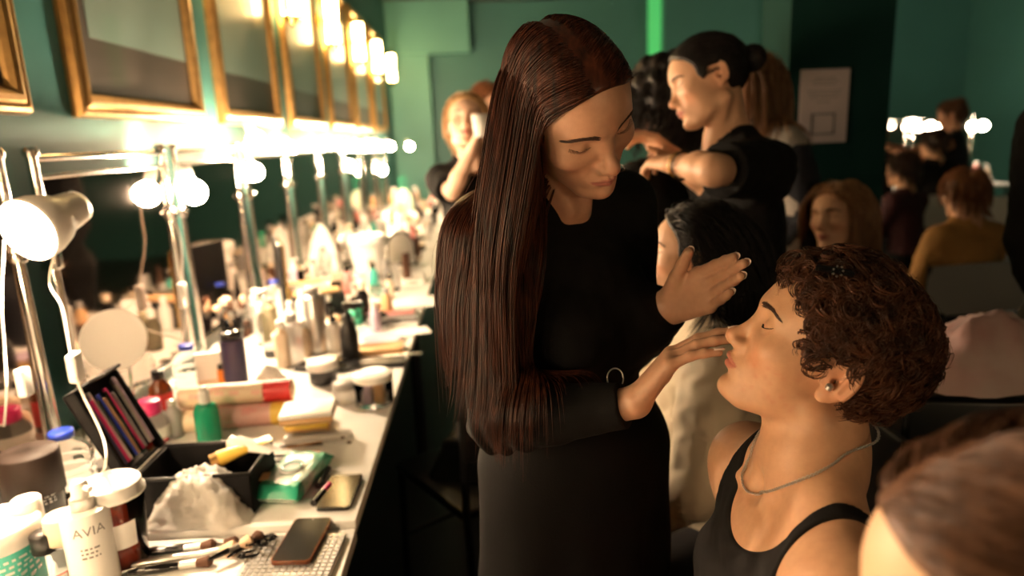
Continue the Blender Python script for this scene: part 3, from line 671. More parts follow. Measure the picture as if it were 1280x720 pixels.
# 10 green spray
b, r, H = spec(263, 552, 481, 27); t = thing('spray_bottle', 'small green spray bottle with white nozzle in front of the wrapped rolls', 'bottle', b)
MB().lathe(rnd(r)+[(r, H*.55), (r*.8, H*.66), (r*.4, H*.70), (r*.38, H*.73)], 26).build('body', M['green'], t)
MB().lathe([(r*.45, H*.70), (r*.48, H*.72), (r*.46, H*.88), (r*.30, H*.90), (r*.30, H*.98), (1e-4, H)], 20).build('nozzle', M['white'], t)
b, r, H = spec(192, 552, 500, 40); t = thing('remover_bottle', 'rounded clear bottle with magenta cap behind the black case', 'bottle', b)
MB().lathe(rnd(r)+[(r, H*.5), (r*.75, H*.66), (r*.55, H*.70)], 26).build('body', M['glass'], t); MB().lathe([(r*.6, H*.68), (r*.66, H*.7), (r*.66, H*.97), (r*.55, H), (1e-4, H)], 24, caps=False).build('cap', M['mag'], t); MB().lathe([(r*1.012, H*.15), (r*1.012, H*.42)], 26, caps=False).build('label', M['paper'], t)
bottle(207, 530, 462, 24, M['amber'], M['blackg'], 'oil_bottle', 'dark amber glass bottle right of the magenta-capped one', shoulder=.62, labc=M['red'])
bottle(220, 545, 500, 18, M['grey'], M['silver'], 'perfume_vial', 'small smoky bottle with silver cap left of the green spray bottle', shoulder=.6)
# trigger sprayer
def sprayer(px, yb, yt, w, label, m='black'):
    b, r, H = spec(px, yb, yt, w); t = thing('trigger_spray', label, 'spray bottle', b, rng.random()*3)
    MB().lathe(rnd(r)+[(r, H*.45), (r*.8, H*.60), (r*.42, H*.70), (r*.42, H*.74)], 24).build('body', M[m], t)
    MB().lathe([(r*.5, H*.70), (r*.5, H*.80), (r*.25, H*.82), (r*.25, H*.90)], 18).box(-r*.4, r*1.7, -r*.35, r*.35, H*.88, H*1.0, b=r*.12).tube([(r*.6,0,H*.9), (r*1.1,0,H*.82), (r*1.0,0,H*.72)], r*.14, 6).build('trigger_head', M[m], t); return t
sprayer(152, 500, 408, 22, 'black trigger spray bottle standing against the first mirror')
sprayer(439, 450, 378, 22, 'black trigger spray bottle standing on the flat black palette')
bottle(298, 490, 413, 27, M['purple'], M['blackg'], 'hairspray_can', 'tall dark blue can between the white card and the crumpled bag', shoulder=.86, caph=.12, capr=.9)
b = base(266, 492); t = thing('white_card_box', 'tall plain pale card box behind the wrapped rolls', 'box', b, .3); MB().box(-.037,.037,-.012,.012,0,.135,b=.001).build('carton', M['poster'] if False else M['paper'], t); MB().box(-.034,.034,-.0128,-.012,.03,.05).build('printed_band', M['cream'], t)
bottle(281, 492, 455, 10, M['orange'], M['black'], 'glue_tube', 'thin tube with orange print left of the tall dark blue can', shoulder=.8, capr=.8)
bottle(398, 440, 358, 24, M['silver'], M['grey'], 'hairspray_can', 'tall silver spray can left of the black trigger bottle', shoulder=.84, caph=.10, capr=.7)
bottle(370, 455, 392, 22, M['frost'], M['grey'], 'tonic_bottle', 'translucent grey bottle left of the silver spray can', shoulder=.8)
bottle(356, 458, 400, 18, M['cream'], M['white'], 'foundation_bottle', 'slim cream bottle with white cap left of the translucent grey one', shoulder=.7)
b, r, H = spec(469, 503, 466, 46); t = thing('plastic_jar', 'round clear plastic jar of pink and orange sponges near the table edge', 'jar', b)
MB().lathe([(1e-4,0),(r,0),(r,H*.82),(r-.0015,H*.82),(r-.0015,.002),(1e-4,.002)], 32, caps=False).build('jar', M['glass'], t); MB().lathe([(r*1.03,H*.80),(r*1.03,H*.98),(r*.98,H),(1e-4,H)], 32, caps=False).build('lid', M['white'], t)
MB().box(-r*.55,-.001,-r*.55,r*.5,.003,H*.7,b=.006).build('pink_sponge', M['lilac'], t); MB().box(.001,r*.6,-r*.5,r*.5,.003,H*.66,b=.006).build('orange_sponge', M['tan'], t)
b, r, H = spec(432, 502, 478, 28); t = thing('plastic_jar', 'small squat grey see-through jar left of the sponge jar', 'jar', b); MB().lathe(rnd(r)+[(r,H*.7),(r*.9,H*.72)], 28).build('jar', M['frost'], t); MB().lathe([(r*.95,H*.7),(r*.98,H*.72),(r*.98,H),(1e-4,H)], 28, caps=False).build('lid', M['grey'], t)
b, r, H = spec(405, 478, 450, 36); t = thing('powder_jar', 'round black jar with white top behind the stacked palettes', 'jar', b); MB().lathe(rnd(r*.9)+[(r*.9,H*.65)], 28).build('jar', M['blackg'], t); MB().lathe([(r*.92,H*.63),(r,H*.66),(r,H*.95),(r*.9,H),(1e-4,H)], 28, caps=False).build('lid', M['white'], t)
# black palette with a spatula
b = base(470, 456); t = thing('black_palette', 'flat black palette under the black trigger bottle at the table edge', 'palette', b, .08); MB().box(-.12,.10,-.045,.045,0,.013,b=.003).build('tray', M['black'], t)
b = base(500, 449); t = thing('spatula', 'thin steel spatula laid across the black palette end', 'spatula', b+A(-.01,0,.014), .12); MB().box(-.06,.09,-.007,.007,0,.003,b=.001).build('blade', M['silver'], t)
# crumpled clear bag / polythene
def crumple(name, px, yb, w, d, h, m, label, cat, seed, z=.7515, k=1.0, thing_at=None, rot=0):
    b = base(px, yb, z) if thing_at is None else A(*thing_at); r = np.random.default_rng(seed); n = 64; nz = 26
    cx, cy = (r.random(2)-.5)*.5; dirs = r.normal(size=(26,3)); dirs /= np.linalg.norm(dirs, axis=1)[:, None]; dirs[:, 2] = np.abs(dirs[:, 2])*.9; off_ = .55+.45*r.random(26); G = []
    for j in range(nz):
        v = j/(nz-1); row = []
        for i in range(n):
            a = 2*PI*i/n; el = v*PI/2; u = A(math.cos(a)*math.cos(el), math.sin(a)*math.cos(el), math.sin(el))
            q = dirs @ u; rad = 1.15
            for s_ in range(26):
                if q[s_] > .05: rad = min(rad, off_[s_]/q[s_]*.92)          # planar facets
            rad *= 1+.05*k*abs(math.sin(7*a+3*el+seed))+.035*k*abs(math.sin(13*a-9*el+seed*2)); rad = max(rad, .45)
            flare = 1+.35*(1-v)**3*(.6+.4*math.sin(3*a+seed))
            x, y, zz = w*rad*u[0]*flare+w*cx*u[2], d*rad*u[1]*flare+d*cy*u[2], h*rad*u[2]*(1.0+(.25 if cat == 'bag' else -.22)*u[2]); row.append((x*math.cos(rot)-y*math.sin(rot), x*math.sin(rot)+y*math.cos(rot), max(zz, .0004)))
        G.append(row)
    G = np.array(G); nse = r.normal(size=G.shape)*(.0016 if cat == 'bag' else .0009)*k; G[1:-1] += nse[1:-1]; G[..., 2] = np.maximum(G[..., 2], .0004)
    t = thing(name, label, cat, b); MB().grid(np.transpose(G, (1,0,2)), closed_u=True, smooth=True).build('film' if cat == 'bag' else 'cloth', M[m], t); return t
crumple('plastic_bag', 262, 640, .112, .085, .115, 'bag', 'crumpled white polythene bag in front of the open black case', 'bag', 3)
crumple('plastic_bag', 336, 482, .065, .050, .055, 'bag', 'small crumpled see-through bag behind the wrapped rolls', 'bag', 9, k=1.3)
# wrapped rolls
def roll(p0, p1, r, label, seed, ends):
    p0 = A(*p0); p1 = A(*p1); c = (p0+p1)/2; L = np.linalg.norm(p1-p0); t = thing('wrapped_roll', label, 'roll', c); T = Tm((0,0,0), (0,PI/2,0)); a = math.atan2(*(p1-p0)[[1,0]]); t.rotation_euler = (0,0,a)
    MB().lathe([(1e-4,-L/2),(r*.6,-L/2+.001),(r*.94,-L/2+.004),(r,-L/2+.012),(r,L/2-.012),(r*.94,L/2-.004),(r*.6,L/2-.001),(1e-4,L/2)], 32, T=T, caps=False).build('roll', M['beigepaper'], t)
    for z0, z1, m, nm in ends: MB().lathe([(r*1.012, z0*L/2),(r*1.012, z1*L/2)], 32, T=T, caps=False).build(nm, M[m], t)
    mb = MB(); rr = np.random.default_rng(seed)
    for i in range(16):
        x = (rr.random()*1.5-.85)*L/2; aa = rr.random()*1.6+PI*1.0
        for q in range(2): a1 = aa+q*.22; P = [[(x+s*.012, r*1.02*math.cos(a1+k*.05), r*1.02*math.sin(a1+k*.05)+0) for k in range(3)] for s in (-1, 1)]; mb.grid([[(p[0], p[1], -p[2]) for p in row] for row in P])
    mb.build('red_print', M['pink'], t)
M['beigepaper'] = mat('beige_wrapper', (.78,.60,.42), .4, noise=.1, nscale=25)
M['pinkpaper'] = mat('pink_wrapper', (.74,.42,.38), .4, noise=.12, nscale=25)
R_ = .030
roll((-.845,1.765,.751+R_), (-.56,1.79,.751+R_), R_, 'pink wrapped paper roll lying on the table below the beige one', 1, [(-.55,.70,'pinkpaper','pink_wrapper'),(.72,.95,'yellow','yellow_end_band')])
roll((-.850,1.800,.751+R_*2.78), (-.545,1.825,.751+R_*2.78), R_, 'beige wrapped paper roll with red end band lying on the pink one', 2, [(.48,.96,'red','red_end_band'),(-.96,-.8,'cream','end_band')])
roll((-.850,1.83,.751+R_), (-.56,1.855,.751+R_), R_, 'plain wrapped paper roll hidden behind the other two rolls', 4, [(-.96,-.8,'cream','end_band')])
# stacked powder boxes
def powder(px, yb, z, w, d, h, label, top='white', fill='tan', rz=.1):
    b = base(px, yb, z); t = thing('powder_compact', label, 'compact', b, rz, 'stacked white powder boxes')
    MB().box(-w,w,-d,d,0,h*.55,b=.006).build('tray', M[fill], t); MB().box(-w*1.02,w*1.02,-d*1.02,d*1.02,h*.55,h,b=.006).build('lid', M[top], t); return t
powder(388, 533, .751, .056, .05, .030, 'beige powder box at the bottom of the stack beside the rolls', 'beigepaper', 'tan')
powder(386, 528, .782, .056, .05, .026, 'yellow-tan powder box in the middle of the stack beside the rolls', 'white', 'yellow')
powder(386, 521, .809, .066, .052, .028, 'white-lidded powder box at the top of the stack beside the rolls', 'white', 'tan')
b = base(398, 547); t = thing('brush_tray', 'long white tray with a brush inside in front of the stacked boxes', 'tray', b, .05); MB().box(-.085,.085,-.018,.018,0,.012,b=.004).build('tray', M['white'], t); MB().box(-.078,.078,-.013,.013,.0121,.0135).build('tray_hollow', M['frost'], t)
# brushes and pencils
def brush(p0, p1, label, rad=.0045, hair='brownb', handle='blackg', hl=.030, hw=2.2, ferr='silver', group='make-up brushes', z=.7512, name='makeup_brush', zoff=0):
    a = base(*p0, z); b = base(*p1, z); L = np.linalg.norm(b-a); t = thing(name, label, 'brush', a+A(0,0,rad*1.05+zoff), math.atan2(b[1]-a[1], b[0]-a[0]), group); T = Tm((0,0,0), (0,PI/2,0))
    MB().lathe([(1e-4,0),(rad*.5,.001),(rad*.9,.02),(rad,L*.4),(rad*.75,L*.62),(rad*.8,L*.64)], 12, T=T).build('handle', M[handle], t)
    MB().lathe([(rad*.82,L*.63),(rad*.9,L-hl-.03),(rad*1.0,L-hl)], 14, T=T).build('ferrule', M[ferr], t)
    MB().lathe([(rad*.95,L-hl),(rad*hw*.9,L-hl*.5),(rad*hw,L-hl*.3),(rad*hw*.6,L-.003),(1e-4,L)], 16, T=T).build('bristles', M[hair], t); return t
brush((342,560),(440,554), 'thin black brush lying alone just before the white tray', .003, hl=.012, hw=1.3)
brush((352,566),(432,551), 'wooden handled brush crossing the thin black brush', .003, handle='wood', hl=.012, hw=1.3, zoff=.007)
brush((330,580),(418,572), 'black pencil-thin brush behind the wet wipes', .003, hl=.012, hw=1.3)
brush((322,573),(400,567), 'black-handled liner brush furthest left behind the wet wipes', .0028, hl=.010, hw=1.2)
brush((338,588),(412,578), 'silver-handled brush resting against the back of the wet wipes', .003, handle='silver', hl=.014, hw=1.3)
brush((165,712),(300,690), 'large powder brush with cream head and glossy white-striped handle', .0085, hair='bristle', handle='silver', hl=.035, hw=1.9, z=N_)
brush((160,722),(268,706), 'long glossy black brush lying in front of the large powder brush', .0085, hair='brownb', hl=.03, hw=1.3, z=N_)
brush((172,697),(272,684), 'black brush lying behind the large powder brush', .007, hair='brownb', hl=.03, hw=1.6, z=N_)
brush((182,690),(300,678), 'slim black brush closest to the polythene bag', .005, hair='brownb', hl=.03, hw=1.8, z=N_)
brush((262,712),(318,686), 'short cream-headed brush poking out of the brush heap', .006, hair='bristle', hl=.028, hw=2.4, z=N_, zoff=.014)
brush((285,706),(330,676), 'dark fluffy brush beside the black hair clips', .005, hair='brownb', hl=.032, hw=2.6, z=N_, zoff=.01)
for i, (x, y, a) in enumerate([(300,686,.3),(318,684,1.4),(328,690,2.3),(312,697,.9),(334,681,2.9)]):
    b = base(x, y, N_+.004); t = thing('hair_clip', 'small black claw hair clip in the heap left of the black phone', 'hair clip', b+A(0,0,.006*(i%3)), a, 'black hair clips')
    for s in (-1, 1): MB().tube([(-.022,s*.002,.012),(-.008,s*.010,.010),(.010,s*.011,.004),(.024,s*.003,.001)], [.002,.0035,.003,.0015], 7).build('jaw', M['blackg'], t)
    MB().lathe([(.0001,-.006),(.004,-.005),(.004,.005),(.0001,.006)], 10, (-.012,0,.011)).build('hinge', M['black'], t)
# brush pot and loose upright brushes
b = base(292, 425); t = thing('brush_pot', 'dark pot crowded with brown-haired brushes left of the small crumpled bag', 'pot', b); MB().lathe([(1e-4,0),(.042,0),(.045,.10),(.041,.10),(.038,.004),(1e-4,.004)], 28, caps=False).build('pot', M['blackg'], t)
for i in range(17):
    a = rng.random()*6.28; rr = .006+.027*rng.random(); q = b+A(rr*math.cos(a), rr*math.sin(a), .006); t = thing('makeup_brush', 'brown-haired brush standing head up in the dark pot', 'brush', q, a, 'brushes standing in the dark pot')
    tl = .12+.22*rng.random(); d = A(math.sin(tl)*.8, 0, 1); L = .13+.05*rng.random(); w = .006+.006*rng.random()
    MB().tube([(0,0,0), d*L*.6], [.003,.004], 8).build('handle', M['blackg' if i % 3 else 'wood'], t); MB().tube([d*L*.6, d*L*.8], [.0042,.0055], 8).build('ferrule', M['silver'], t)
    MB().tube([d*L*.8, d*L*.86, d*L*.95, d*L], [.0055, w*1.1, w, w*.25], 12).build('bristles', M['brownb' if i % 4 else 'bristle'], t)
# open vanity case
t = thing('makeup_case', 'open black nylon make-up case with divided tray and upright brush-filled lid', 'case', (-.622, 1.393, .7505)); hx, hy, H = .120, .082, .092
mb = MB().box(-hx,hx,-hy,hy,0,.006,b=.002)
for a in ((-hx,-hx+.007,-hy,hy),(hx-.007,hx,-hy,hy),(-hx,hx,-hy,-hy+.007),(-hx,hx,hy-.007,hy)): mb.box(*a, 0, H, b=.003)
mb.build('case_shell', M['blackn'], t); MB().box(.008,.013,-hy+.007,hy-.007,.006,H-.012,b=.001).build('divider', M['blackn'], t)
c = [(-hx,-hy),(hx,-hy),(hx,hy),(-hx,hy)]; MB().tube([(x,y,H) for x,y in c], .0045, 8, closed=True).build('piping', M['black'], t)
p0 = A(-hx-.002,0,H); p1 = A(-hx-.085,0,H+.195); ax = nrm(p1-p0); nn = nrm(A(ax[2],0,-ax[0])); LT = crossT(p0, ax, A(0,1,0), nn*1.0); LL = np.linalg.norm(p1-p0)
lid = MB().box(0,LL,-hy,hy,-.022,-.012,b=.004,T=LT).box(0,LL,-hy,-hy+.006,-.02,.004,b=.002,T=LT).box(0,LL,hy-.006,hy,-.02,.004,b=.002,T=LT).box(LL-.006,LL,-hy,hy,-.02,.004,b=.002,T=LT).build('lid', M['blackn'], t)
MB().box(.010,LL*.52,-hy+.008,hy-.008,-.010,-.004,b=.002,T=LT).build('elastic_pocket', M['blackg'], lid)
cs = ['blackg','purple','mag','silver','blackg','blue','wood','blackg','mag','grey','blackg','silver','lilac','blackg']
for i in range(14):
    y = -hy+.014+i*(2*hy-.028)/13; l1 = LL*(.78+.14*rng.random()); MB().tube([(.03,y,-.002),(l1,y+.008*rng.random()-.004,.000)], .0042, 8, T=LT).build('pocketed_pencil', M[cs[i]], lid)
MB().tube([(-.01,-.03,.0),(-.045,-.03,.0),(-.045,.03,.0),(-.01,.03,.0)], .004, 8, T=crossT(A(-hx-.085,0,H+.195), A(-.9,0,-.4), A(0,1,0), A(.4,0,-.9))).build('handle', M['black'], t)
for i, (x, y, a) in enumerate([(-.08,.0,.5),(-.05,.02,1.0),(-.07,-.03,.2),(-.03,-.01,2.0)]):
    q = thing('lipstick', 'silver and black lipstick lying inside the left half of the case', 'lipstick', (-.622+x, 1.393+y, .766+.004*i), a, 'lipsticks in the case')
    MB().lathe([(1e-4,0),(.008,0),(.008,.035)], 14, T=Tm((0,0,0),(0,PI/2,0))).build('cap', M['blackg'], q); MB().lathe([(.007,.035),(.007,.062),(1e-4,.062)], 14, T=Tm((0,0,0),(0,PI/2,0))).build('base', M['silver'], q)
def tube_pack(c, ax, L, w, m, label, capm='white'):
    t = thing('cream_tube', label, 'tube', c, 0); ax = nrm(ax); y = nrm(np.cross(A(0,0,1), ax)); z = np.cross(ax, y); T = crossT((0,0,0), ax, y, z); G = []
    for i in range(25):
        a = 2*PI*i/24; G.append([(x*L, w*math.cos(a)*(1+.0*x), w*math.sin(a)*(1-x**1.3)*.75+.0003*math.sin(a)) for x in np.linspace(0, 1, 9)])
    MB().grid(np.array(G), T=T).build('body', M[m], t); MB().lathe([(w*.7,.0),(w*.72,-.016),(1e-4,-.016)], 18, T=T @ Tm((0,0,0),(0,PI/2,0))).build('cap', M[capm], t)
    mb = MB()
    for k in range(4): mb.box(L*.2, L*(.45+.3*rng.random()), w*(.5-.28*k)-.001, w*(.5-.28*k)+.001, w*.60*(1-.3)-.0+.0, w*.60*.7+.0006, T=T)
    return t
tube_pack((-.598,1.40,.838), A(.85,.42,.18), .115, .021, 'gold' if False else 'yellow', 'gold and clear cosmetic tube lying across the case rim', 'gold')
tube_pack((-.572,1.445,.852), A(.90,-.35,-.05), .10, .021, 'paper', 'white tube with grey print lying across the case, topmost', 'white')
tube_pack((-.565,1.37,.800), A(.9,.1,.02), .08, .018, 'tan', 'peach coloured tube lying low in the right half of the case', 'tan')
# wet wipes
b = A(-.452, 1.43, .7512); t = thing('wet_wipes_pack', 'green and white flow-wrapped pack of wet wipes in front of the case', 'wipes', b, 1.40)
G = []; n = 40
for i in range(29):
    u = -1+2*i/28; row = []
    for j in range(n+1):
        a = 2*PI*j/n; e = max(0, abs(u)-.78)/.22; hh = .020*(1-e**1.4)+.0006; ww = .052*(1+.05*e); ca, sa = math.cos(a), math.sin(a)
        sx = math.copysign(abs(ca)**.5, ca); sz = math.copysign(abs(sa)**.6, sa); wr = .0016*math.sin(9*u+7*a)*math.sin(4*a+3)+.0012*math.sin(23*a+5*u)
        row.append((u*.102, sx*ww+wr, .021+sz*(hh+wr*(1-e))))
    G.append(row)
for i0, i1 in ((0, 7), (22, 29)): MB().grid(np.array(G)[i0:i1]*A(1.0,1.015,1.015)).build('green_end_panel', M['dgreen'], t)
MB().grid(np.array(G)).build('pack', mat('wipes_film', (.05,.46,.28), .22, noise=.95, nscale=14, color2=(.80,.80,.76), coat=.5), t)
MB().prism([(.034*math.cos(a), .026*math.sin(a)) for a in np.linspace(0, 2*PI, 28)[:-1]], .0412, .0445).build('resealable_label', M['paper'], t)
MB().lathe([(.022,.0445),(.024,.0455),(.018,.046),(.0175,.045)], 26, caps=False).build('label_ring', M['tealab'], t)
MB().box(.05,.085,-.03,-.01,.038,.0405).build('red_mark', M['red'], t)
b = base(412, 618); t = thing('mascara', 'black and magenta mascara tube leaning at the right end of the wet wipes', 'mascara', b+A(-.012,.0,.008), 1.35); MB().tube([(-.05,0,.0),(.0,0,.0)], .0075, 12).build('tube', M['blackg'], t); MB().tube([(.0,0,0),(.03,0,0)], .0072, 12).build('cap', M['mag'], t)
b = base(408, 600); t = thing('mascara', 'plain black mascara tube lying behind the magenta one', 'mascara', b+A(-.005,.01,.008), 1.5); MB().tube([(-.05,0,.0),(.0,0,.0)], .0075, 12).build('tube', M['blackg'], t); MB().tube([(.0,0,0),(.03,0,0)], .0072, 12).build('cap', M['blackg'], t)
def phone(c, rz, w, l, label, case, z):
    t = thing('smartphone', label, 'phone', (c[0], c[1], z), rz)
    def rr(w, l, r): return [(sx*(w-r)+r*math.cos(a), sy*(l-r)+r*math.sin(a)) for sx, sy, a0 in ((1,1,0),(-1,1,PI/2),(-1,-1,PI),(1,-1,1.5*PI)) for a in np.linspace(a0, a0+PI/2, 6)]
    MB().prism(rr(w,l,.010), 0, .0085).build('phone_body', M[case], t, bevel=.0012); MB().prism(rr(w-.003,l-.003,.008), .0086, .0092).build('screen', M['screen'], t); MB().prism([(.0016*math.cos(a), l-.007+.0016*math.sin(a)) for a in np.linspace(0,6.0,10)], .0093, .0095).build('camera_hole', M['grey'], t)
phone((-.337,1.375), -.04, .036, .072, 'black smartphone lying face up near the table edge by the wet wipes', 'blackg', .7512)
b_ = .7362
t = thing('silver_palette', 'wide silver gridded palette lying under the nearer phone', 'palette', (-.385,1.155,b_), -.05)
MB().box(-.088,.085,-.072,.082,0,.008,b=.003).build('tray', M['silver'], t)
mb = MB()
for i in range(14):
    for j in range(12): mb.box(-.080+i*.0118, -.0715+i*.0118, -.064+j*.0118, -.0555+j*.0118, .0081, .0095)
mb.build('square_pans', M['grey'], t)
phone((-.377,1.205), -.07, .038, .074, 'smartphone in a dark red-edged case lying on the silver palette', 'amber', b_+.0098)
b = base(345, 719, N_); t = thing('paper_scrap', 'small yellowish paper scrap in front of the silver palette', 'paper', b+A(0,0,.0005), .4); MB().box(-.03,.03,-.015,.015,0,.002).build('sheet', M['beigepaper'], t)
# ---- farther, big things
b = base(362, 395); t = thing('mirror_case', 'tall black make-up case standing open with brass edges before the fourth mirror', 'case', (b[0]-.02,b[1],.751), .35)
MB().box(-.012,.012,-.15,.15,0,.34,b=.006).build('lid', M['black'], t); mb = MB()
for a in ((-.15,0),(.15,0)): mb.tube([(.013,a[0],.01),(.013,a[0],.335)], .005, 8)
mb.tube([(.013,-.15,.335),(.013,.15,.335)], .005, 8).build('brass_edge', M['brass'], t); MB().box(.02,.25,-.15,.15,0,.11,b=.006).build('lower_case', M['black'], t)
for k in range(3): MB().box(.03,.23,-.14+k*.095,-.055+k*.095,.112,.128,b=.003).build('tray', M['silver' if k%2 else 'tan'], t)
b = base(463, 346); r = .105; t = thing('white_bucket', 'white plastic bucket with wide rimmed lid beyond the crowded table middle', 'bucket', b)
MB().lathe([(1e-4,0),(r*.75,0),(r*.95,.19),(r*.9,.19)], 34).build('bucket', M['white'], t); MB().lathe([(r*1.0,.185),(r*1.06,.19),(r*1.06,.225),(r*1.0,.235),(1e-4,.235)], 34, caps=False).build('lid', M['white'], t)
crumple('paper_bag', 405, 338, .13, .10, .24, 'paper', 'bulky white paper bag with red marks left of the white bucket', 'bag', 21, k=.9)
crumple('folded_towel', 418, 382, .17, .14, .10, 'paper', 'heap of white towels on the table before the white bucket', 'towel', 22, k=.6)
b = base(503, 335); t = thing('round_top_mirror', 'black framed arch-topped table mirror right of the white bucket', 'mirror', b, -.25)
arc = [(.085*math.cos(a), .13+.085*math.sin(a)) for a in np.linspace(0, PI, 14)]+[(-.085,.02),(.085,.02)]
MB().tube([(x,0,z) for x,z in arc], .008, 8, closed=True).tube([(0,.0,.02),(0,.06,.0)], .007).build('frame', M['black'], t); MB().prism([(x*.95,z) for x,z in arc], -.003, .003, T=Matrix.Rotation(PI/2, 4, 'X')).build('mirror_glass', M['hazymirror'], t)
def flat(px, py, w, d, h, m, name, label, cat, rz=0, z=.751, part='slab', r=None):
    b = base(px, py, z); t = thing(name, label, cat, b, rz)
    (MB().lathe([(1e-4,0),(r*.7,0),(r,h),(r*.97,h),(r*.66,.002),(1e-4,.002)], 30, caps=False) if r else MB().box(-w,w,-d,d,0,h,b=min(h*.3,.003))).build(part, M[m], t); return t
flat(478, 427, 0, 0, .016, 'lilac', 'pink_plate', 'round pale pink plate behind the black trigger bottle', 'plate', r=.075)
flat(470, 440, .10, .05, .022, 'tan', 'eyeshadow_palette', 'tan eyeshadow palette between the pink plate and the black palette', 'palette', .1)
flat(490, 397, .11, .09, .018, 'grey', 'eyeshadow_palette', 'open grey palette with pale rows near the edge of the table', 'palette', .12)
flat(488, 392, .10, .035, .014, 'pink', 'eyeshadow_palette', 'rose coloured palette lying on the open grey palette', 'palette', .12, z=.7695)
flat(515, 415, .07, .05, .003, 'paper', 'paper_sheet', 'white sheet of paper at the table edge right of the pink plate', 'paper', .3)
flat(520, 378, .09, .10, .004, 'paper', 'paper_sheet', 'large white sheet of paper at the edge farther along the table', 'paper', .1)
flat(512, 352, .08, .09, .02, 'paper', 'white_tray', 'white tray of flat things beyond the large sheet of paper', 'tray', .05)
flat(435, 400, .09, .08, .03, 'black', 'black_box', 'low black box with pale lid corner right of the silver can', 'box', .2)
flat(445, 386, .08, .06, .02, 'white', 'white_box', 'flat white box lying behind the low black box', 'box', .3)
flat(420, 455, .05, .03, .02, 'blackg', 'compact', 'black glossy compact left of the black trigger bottle', 'compact', .4)
flat(388, 462, .045,.03,.02, 'blackg', 'compact', 'black glossy compact next to the white-topped jar', 'compact', -.4)
b, r, H = spec(445, 405, 383, 20); t = thing('green_cup', 'small mint green cup right of the silver spray can', 'cup', b); MB().lathe([(1e-4,0),(r*.8,0),(r,H),(r*.9,H),(r*.72,.003),(1e-4,.003)], 24, caps=False).build('cup', M['dgreen'], t)
b = at(505, 255, Y=7.4); t = thing('hanging_bag', 'pale green plastic bag hanging from a mirror near the blonde woman', 'bag', b); G = [[((.10+.03*math.sin(4*a+v*3))*math.cos(a)*(.3+.9*v**.6)*(1 if v<.95 else .7), (.07)*math.sin(a)*(.3+.9*v), -.34*v+.16) for v in np.linspace(0,1,12)] for a in np.linspace(0,2*PI,28)]
MB().grid(np.array(G)).build('film', mat('pale_green_film', (.55,.70,.55), .4), t); MB().tube([(-.03,0,.15),(-.02,0,.30),(.02,0,.30),(.03,0,.15)], .005).build('handle', M['dgreen'], t)
# ---- clutter of bottles, jars, tubes further along
cols = [('white','white'),('cream','cream'),('black','blackg'),('mint green','dgreen'),('pink','pink'),('clear','glass'),('grey','grey'),('amber','amber'),('brown','brownb'),('silver','silver'),('tan','tan'),('lilac','lilac'),('pearl','paper'),('smoky','olive'),('bluish','tealab')]
cw = np.array([4,3,6,1,1.2,2,3,1.2,3,2,1.5,1,3,2,.5]); cw = cw/cw.sum()
where = [(2.55,3.10,'before the second mirror in view'),(3.15,3.75,'before the third mirror in view'),(3.95,4.7,'before the fourth mirror in view'),(4.85,5.6,'before the fifth mirror in view'),(5.75,6.5,'before the sixth mirror in view'),(6.6,7.6,'before the seventh mirror in view'),(7.65,8.15,'at the far end of the row')]
used = [(-.959,3.127,.17),(-.66,3.897,.13)]; labs = {}; proto = {}
def clutter_proto(kind, m, capm):
    key = (kind, m, capm)
    if key in proto: return dup(proto[key], (0,0,0), 0)
    t = thing({'bottle':'cosmetic_bottle','jar':'cream_jar','pump':'pump_bottle','tube':'standing_tube','can':'spray_can','box':'small_box'}[kind], '-', {'bottle':'bottle','jar':'jar','pump':'bottle','tube':'tube','can':'can','box':'box'}[kind], (0,0,0))
    if kind == 'bottle': MB().lathe([(1e-4,0),(.022,0),(.024,.004),(.024,.085),(.012,.105),(.011,.110)], 20).build('body', M[m], t); MB().lathe([(.013,.108),(.013,.135),(1e-4,.137)], 18).build('cap', M[capm], t)
    if kind == 'jar': MB().lathe([(1e-4,0),(.030,0),(.032,.004),(.032,.030)], 22).build('body', M[m], t); MB().lathe([(.033,.030),(.033,.048),(1e-4,.050)], 22).build('lid', M[capm], t)
    if kind == 'pump': MB().lathe([(1e-4,0),(.025,0),(.027,.004),(.027,.12),(.014,.135),(.013,.14)], 20).build('body', M[m], t); MB().lathe([(.015,.138),(.015,.155),(.005,.157),(.005,.175)], 14).box(-.006,.035,-.007,.007,.173,.183,b=.002).build('pump_head', M[capm], t)
    if kind == 'tube':
        G = [[((.020+.004*v)*math.cos(a), (.020*(1-v)+.001)*math.sin(a), .02+.12*v) for v in np.linspace(0,1,6)] for a in np.linspace(0,2*PI,21)]
        MB().grid(np.array(G)).build('body', M[m], t); MB().lathe([(1e-4,0),(.016,0),(.017,.02),(1e-4,.021)], 18).build('cap', M[capm], t)
    if kind == 'can': MB().lathe([(1e-4,0),(.024,0),(.025,.003),(.025,.165),(.020,.178)], 22).build('body', M[m], t); MB().lathe([(.020,.176),(.020,.20),(.012,.208),(1e-4,.209)], 18).build('cap', M[capm], t)
    if kind == 'box': MB().box(-.035,.035,-.025,.025,0,.055,b=.003).build('carton', M[m], t); MB().box(-.0355,.0355,-.0255,.0255,.035,.045).build('printed_band', M[capm], t)
    proto[key] = t; return t
kinds = [('bottle','bottle'),('jar','jar'),('pump','pump bottle'),('tube','upright tube'),('can','spray can'),('box','carton')]
r2 = np.random.default_rng(42)
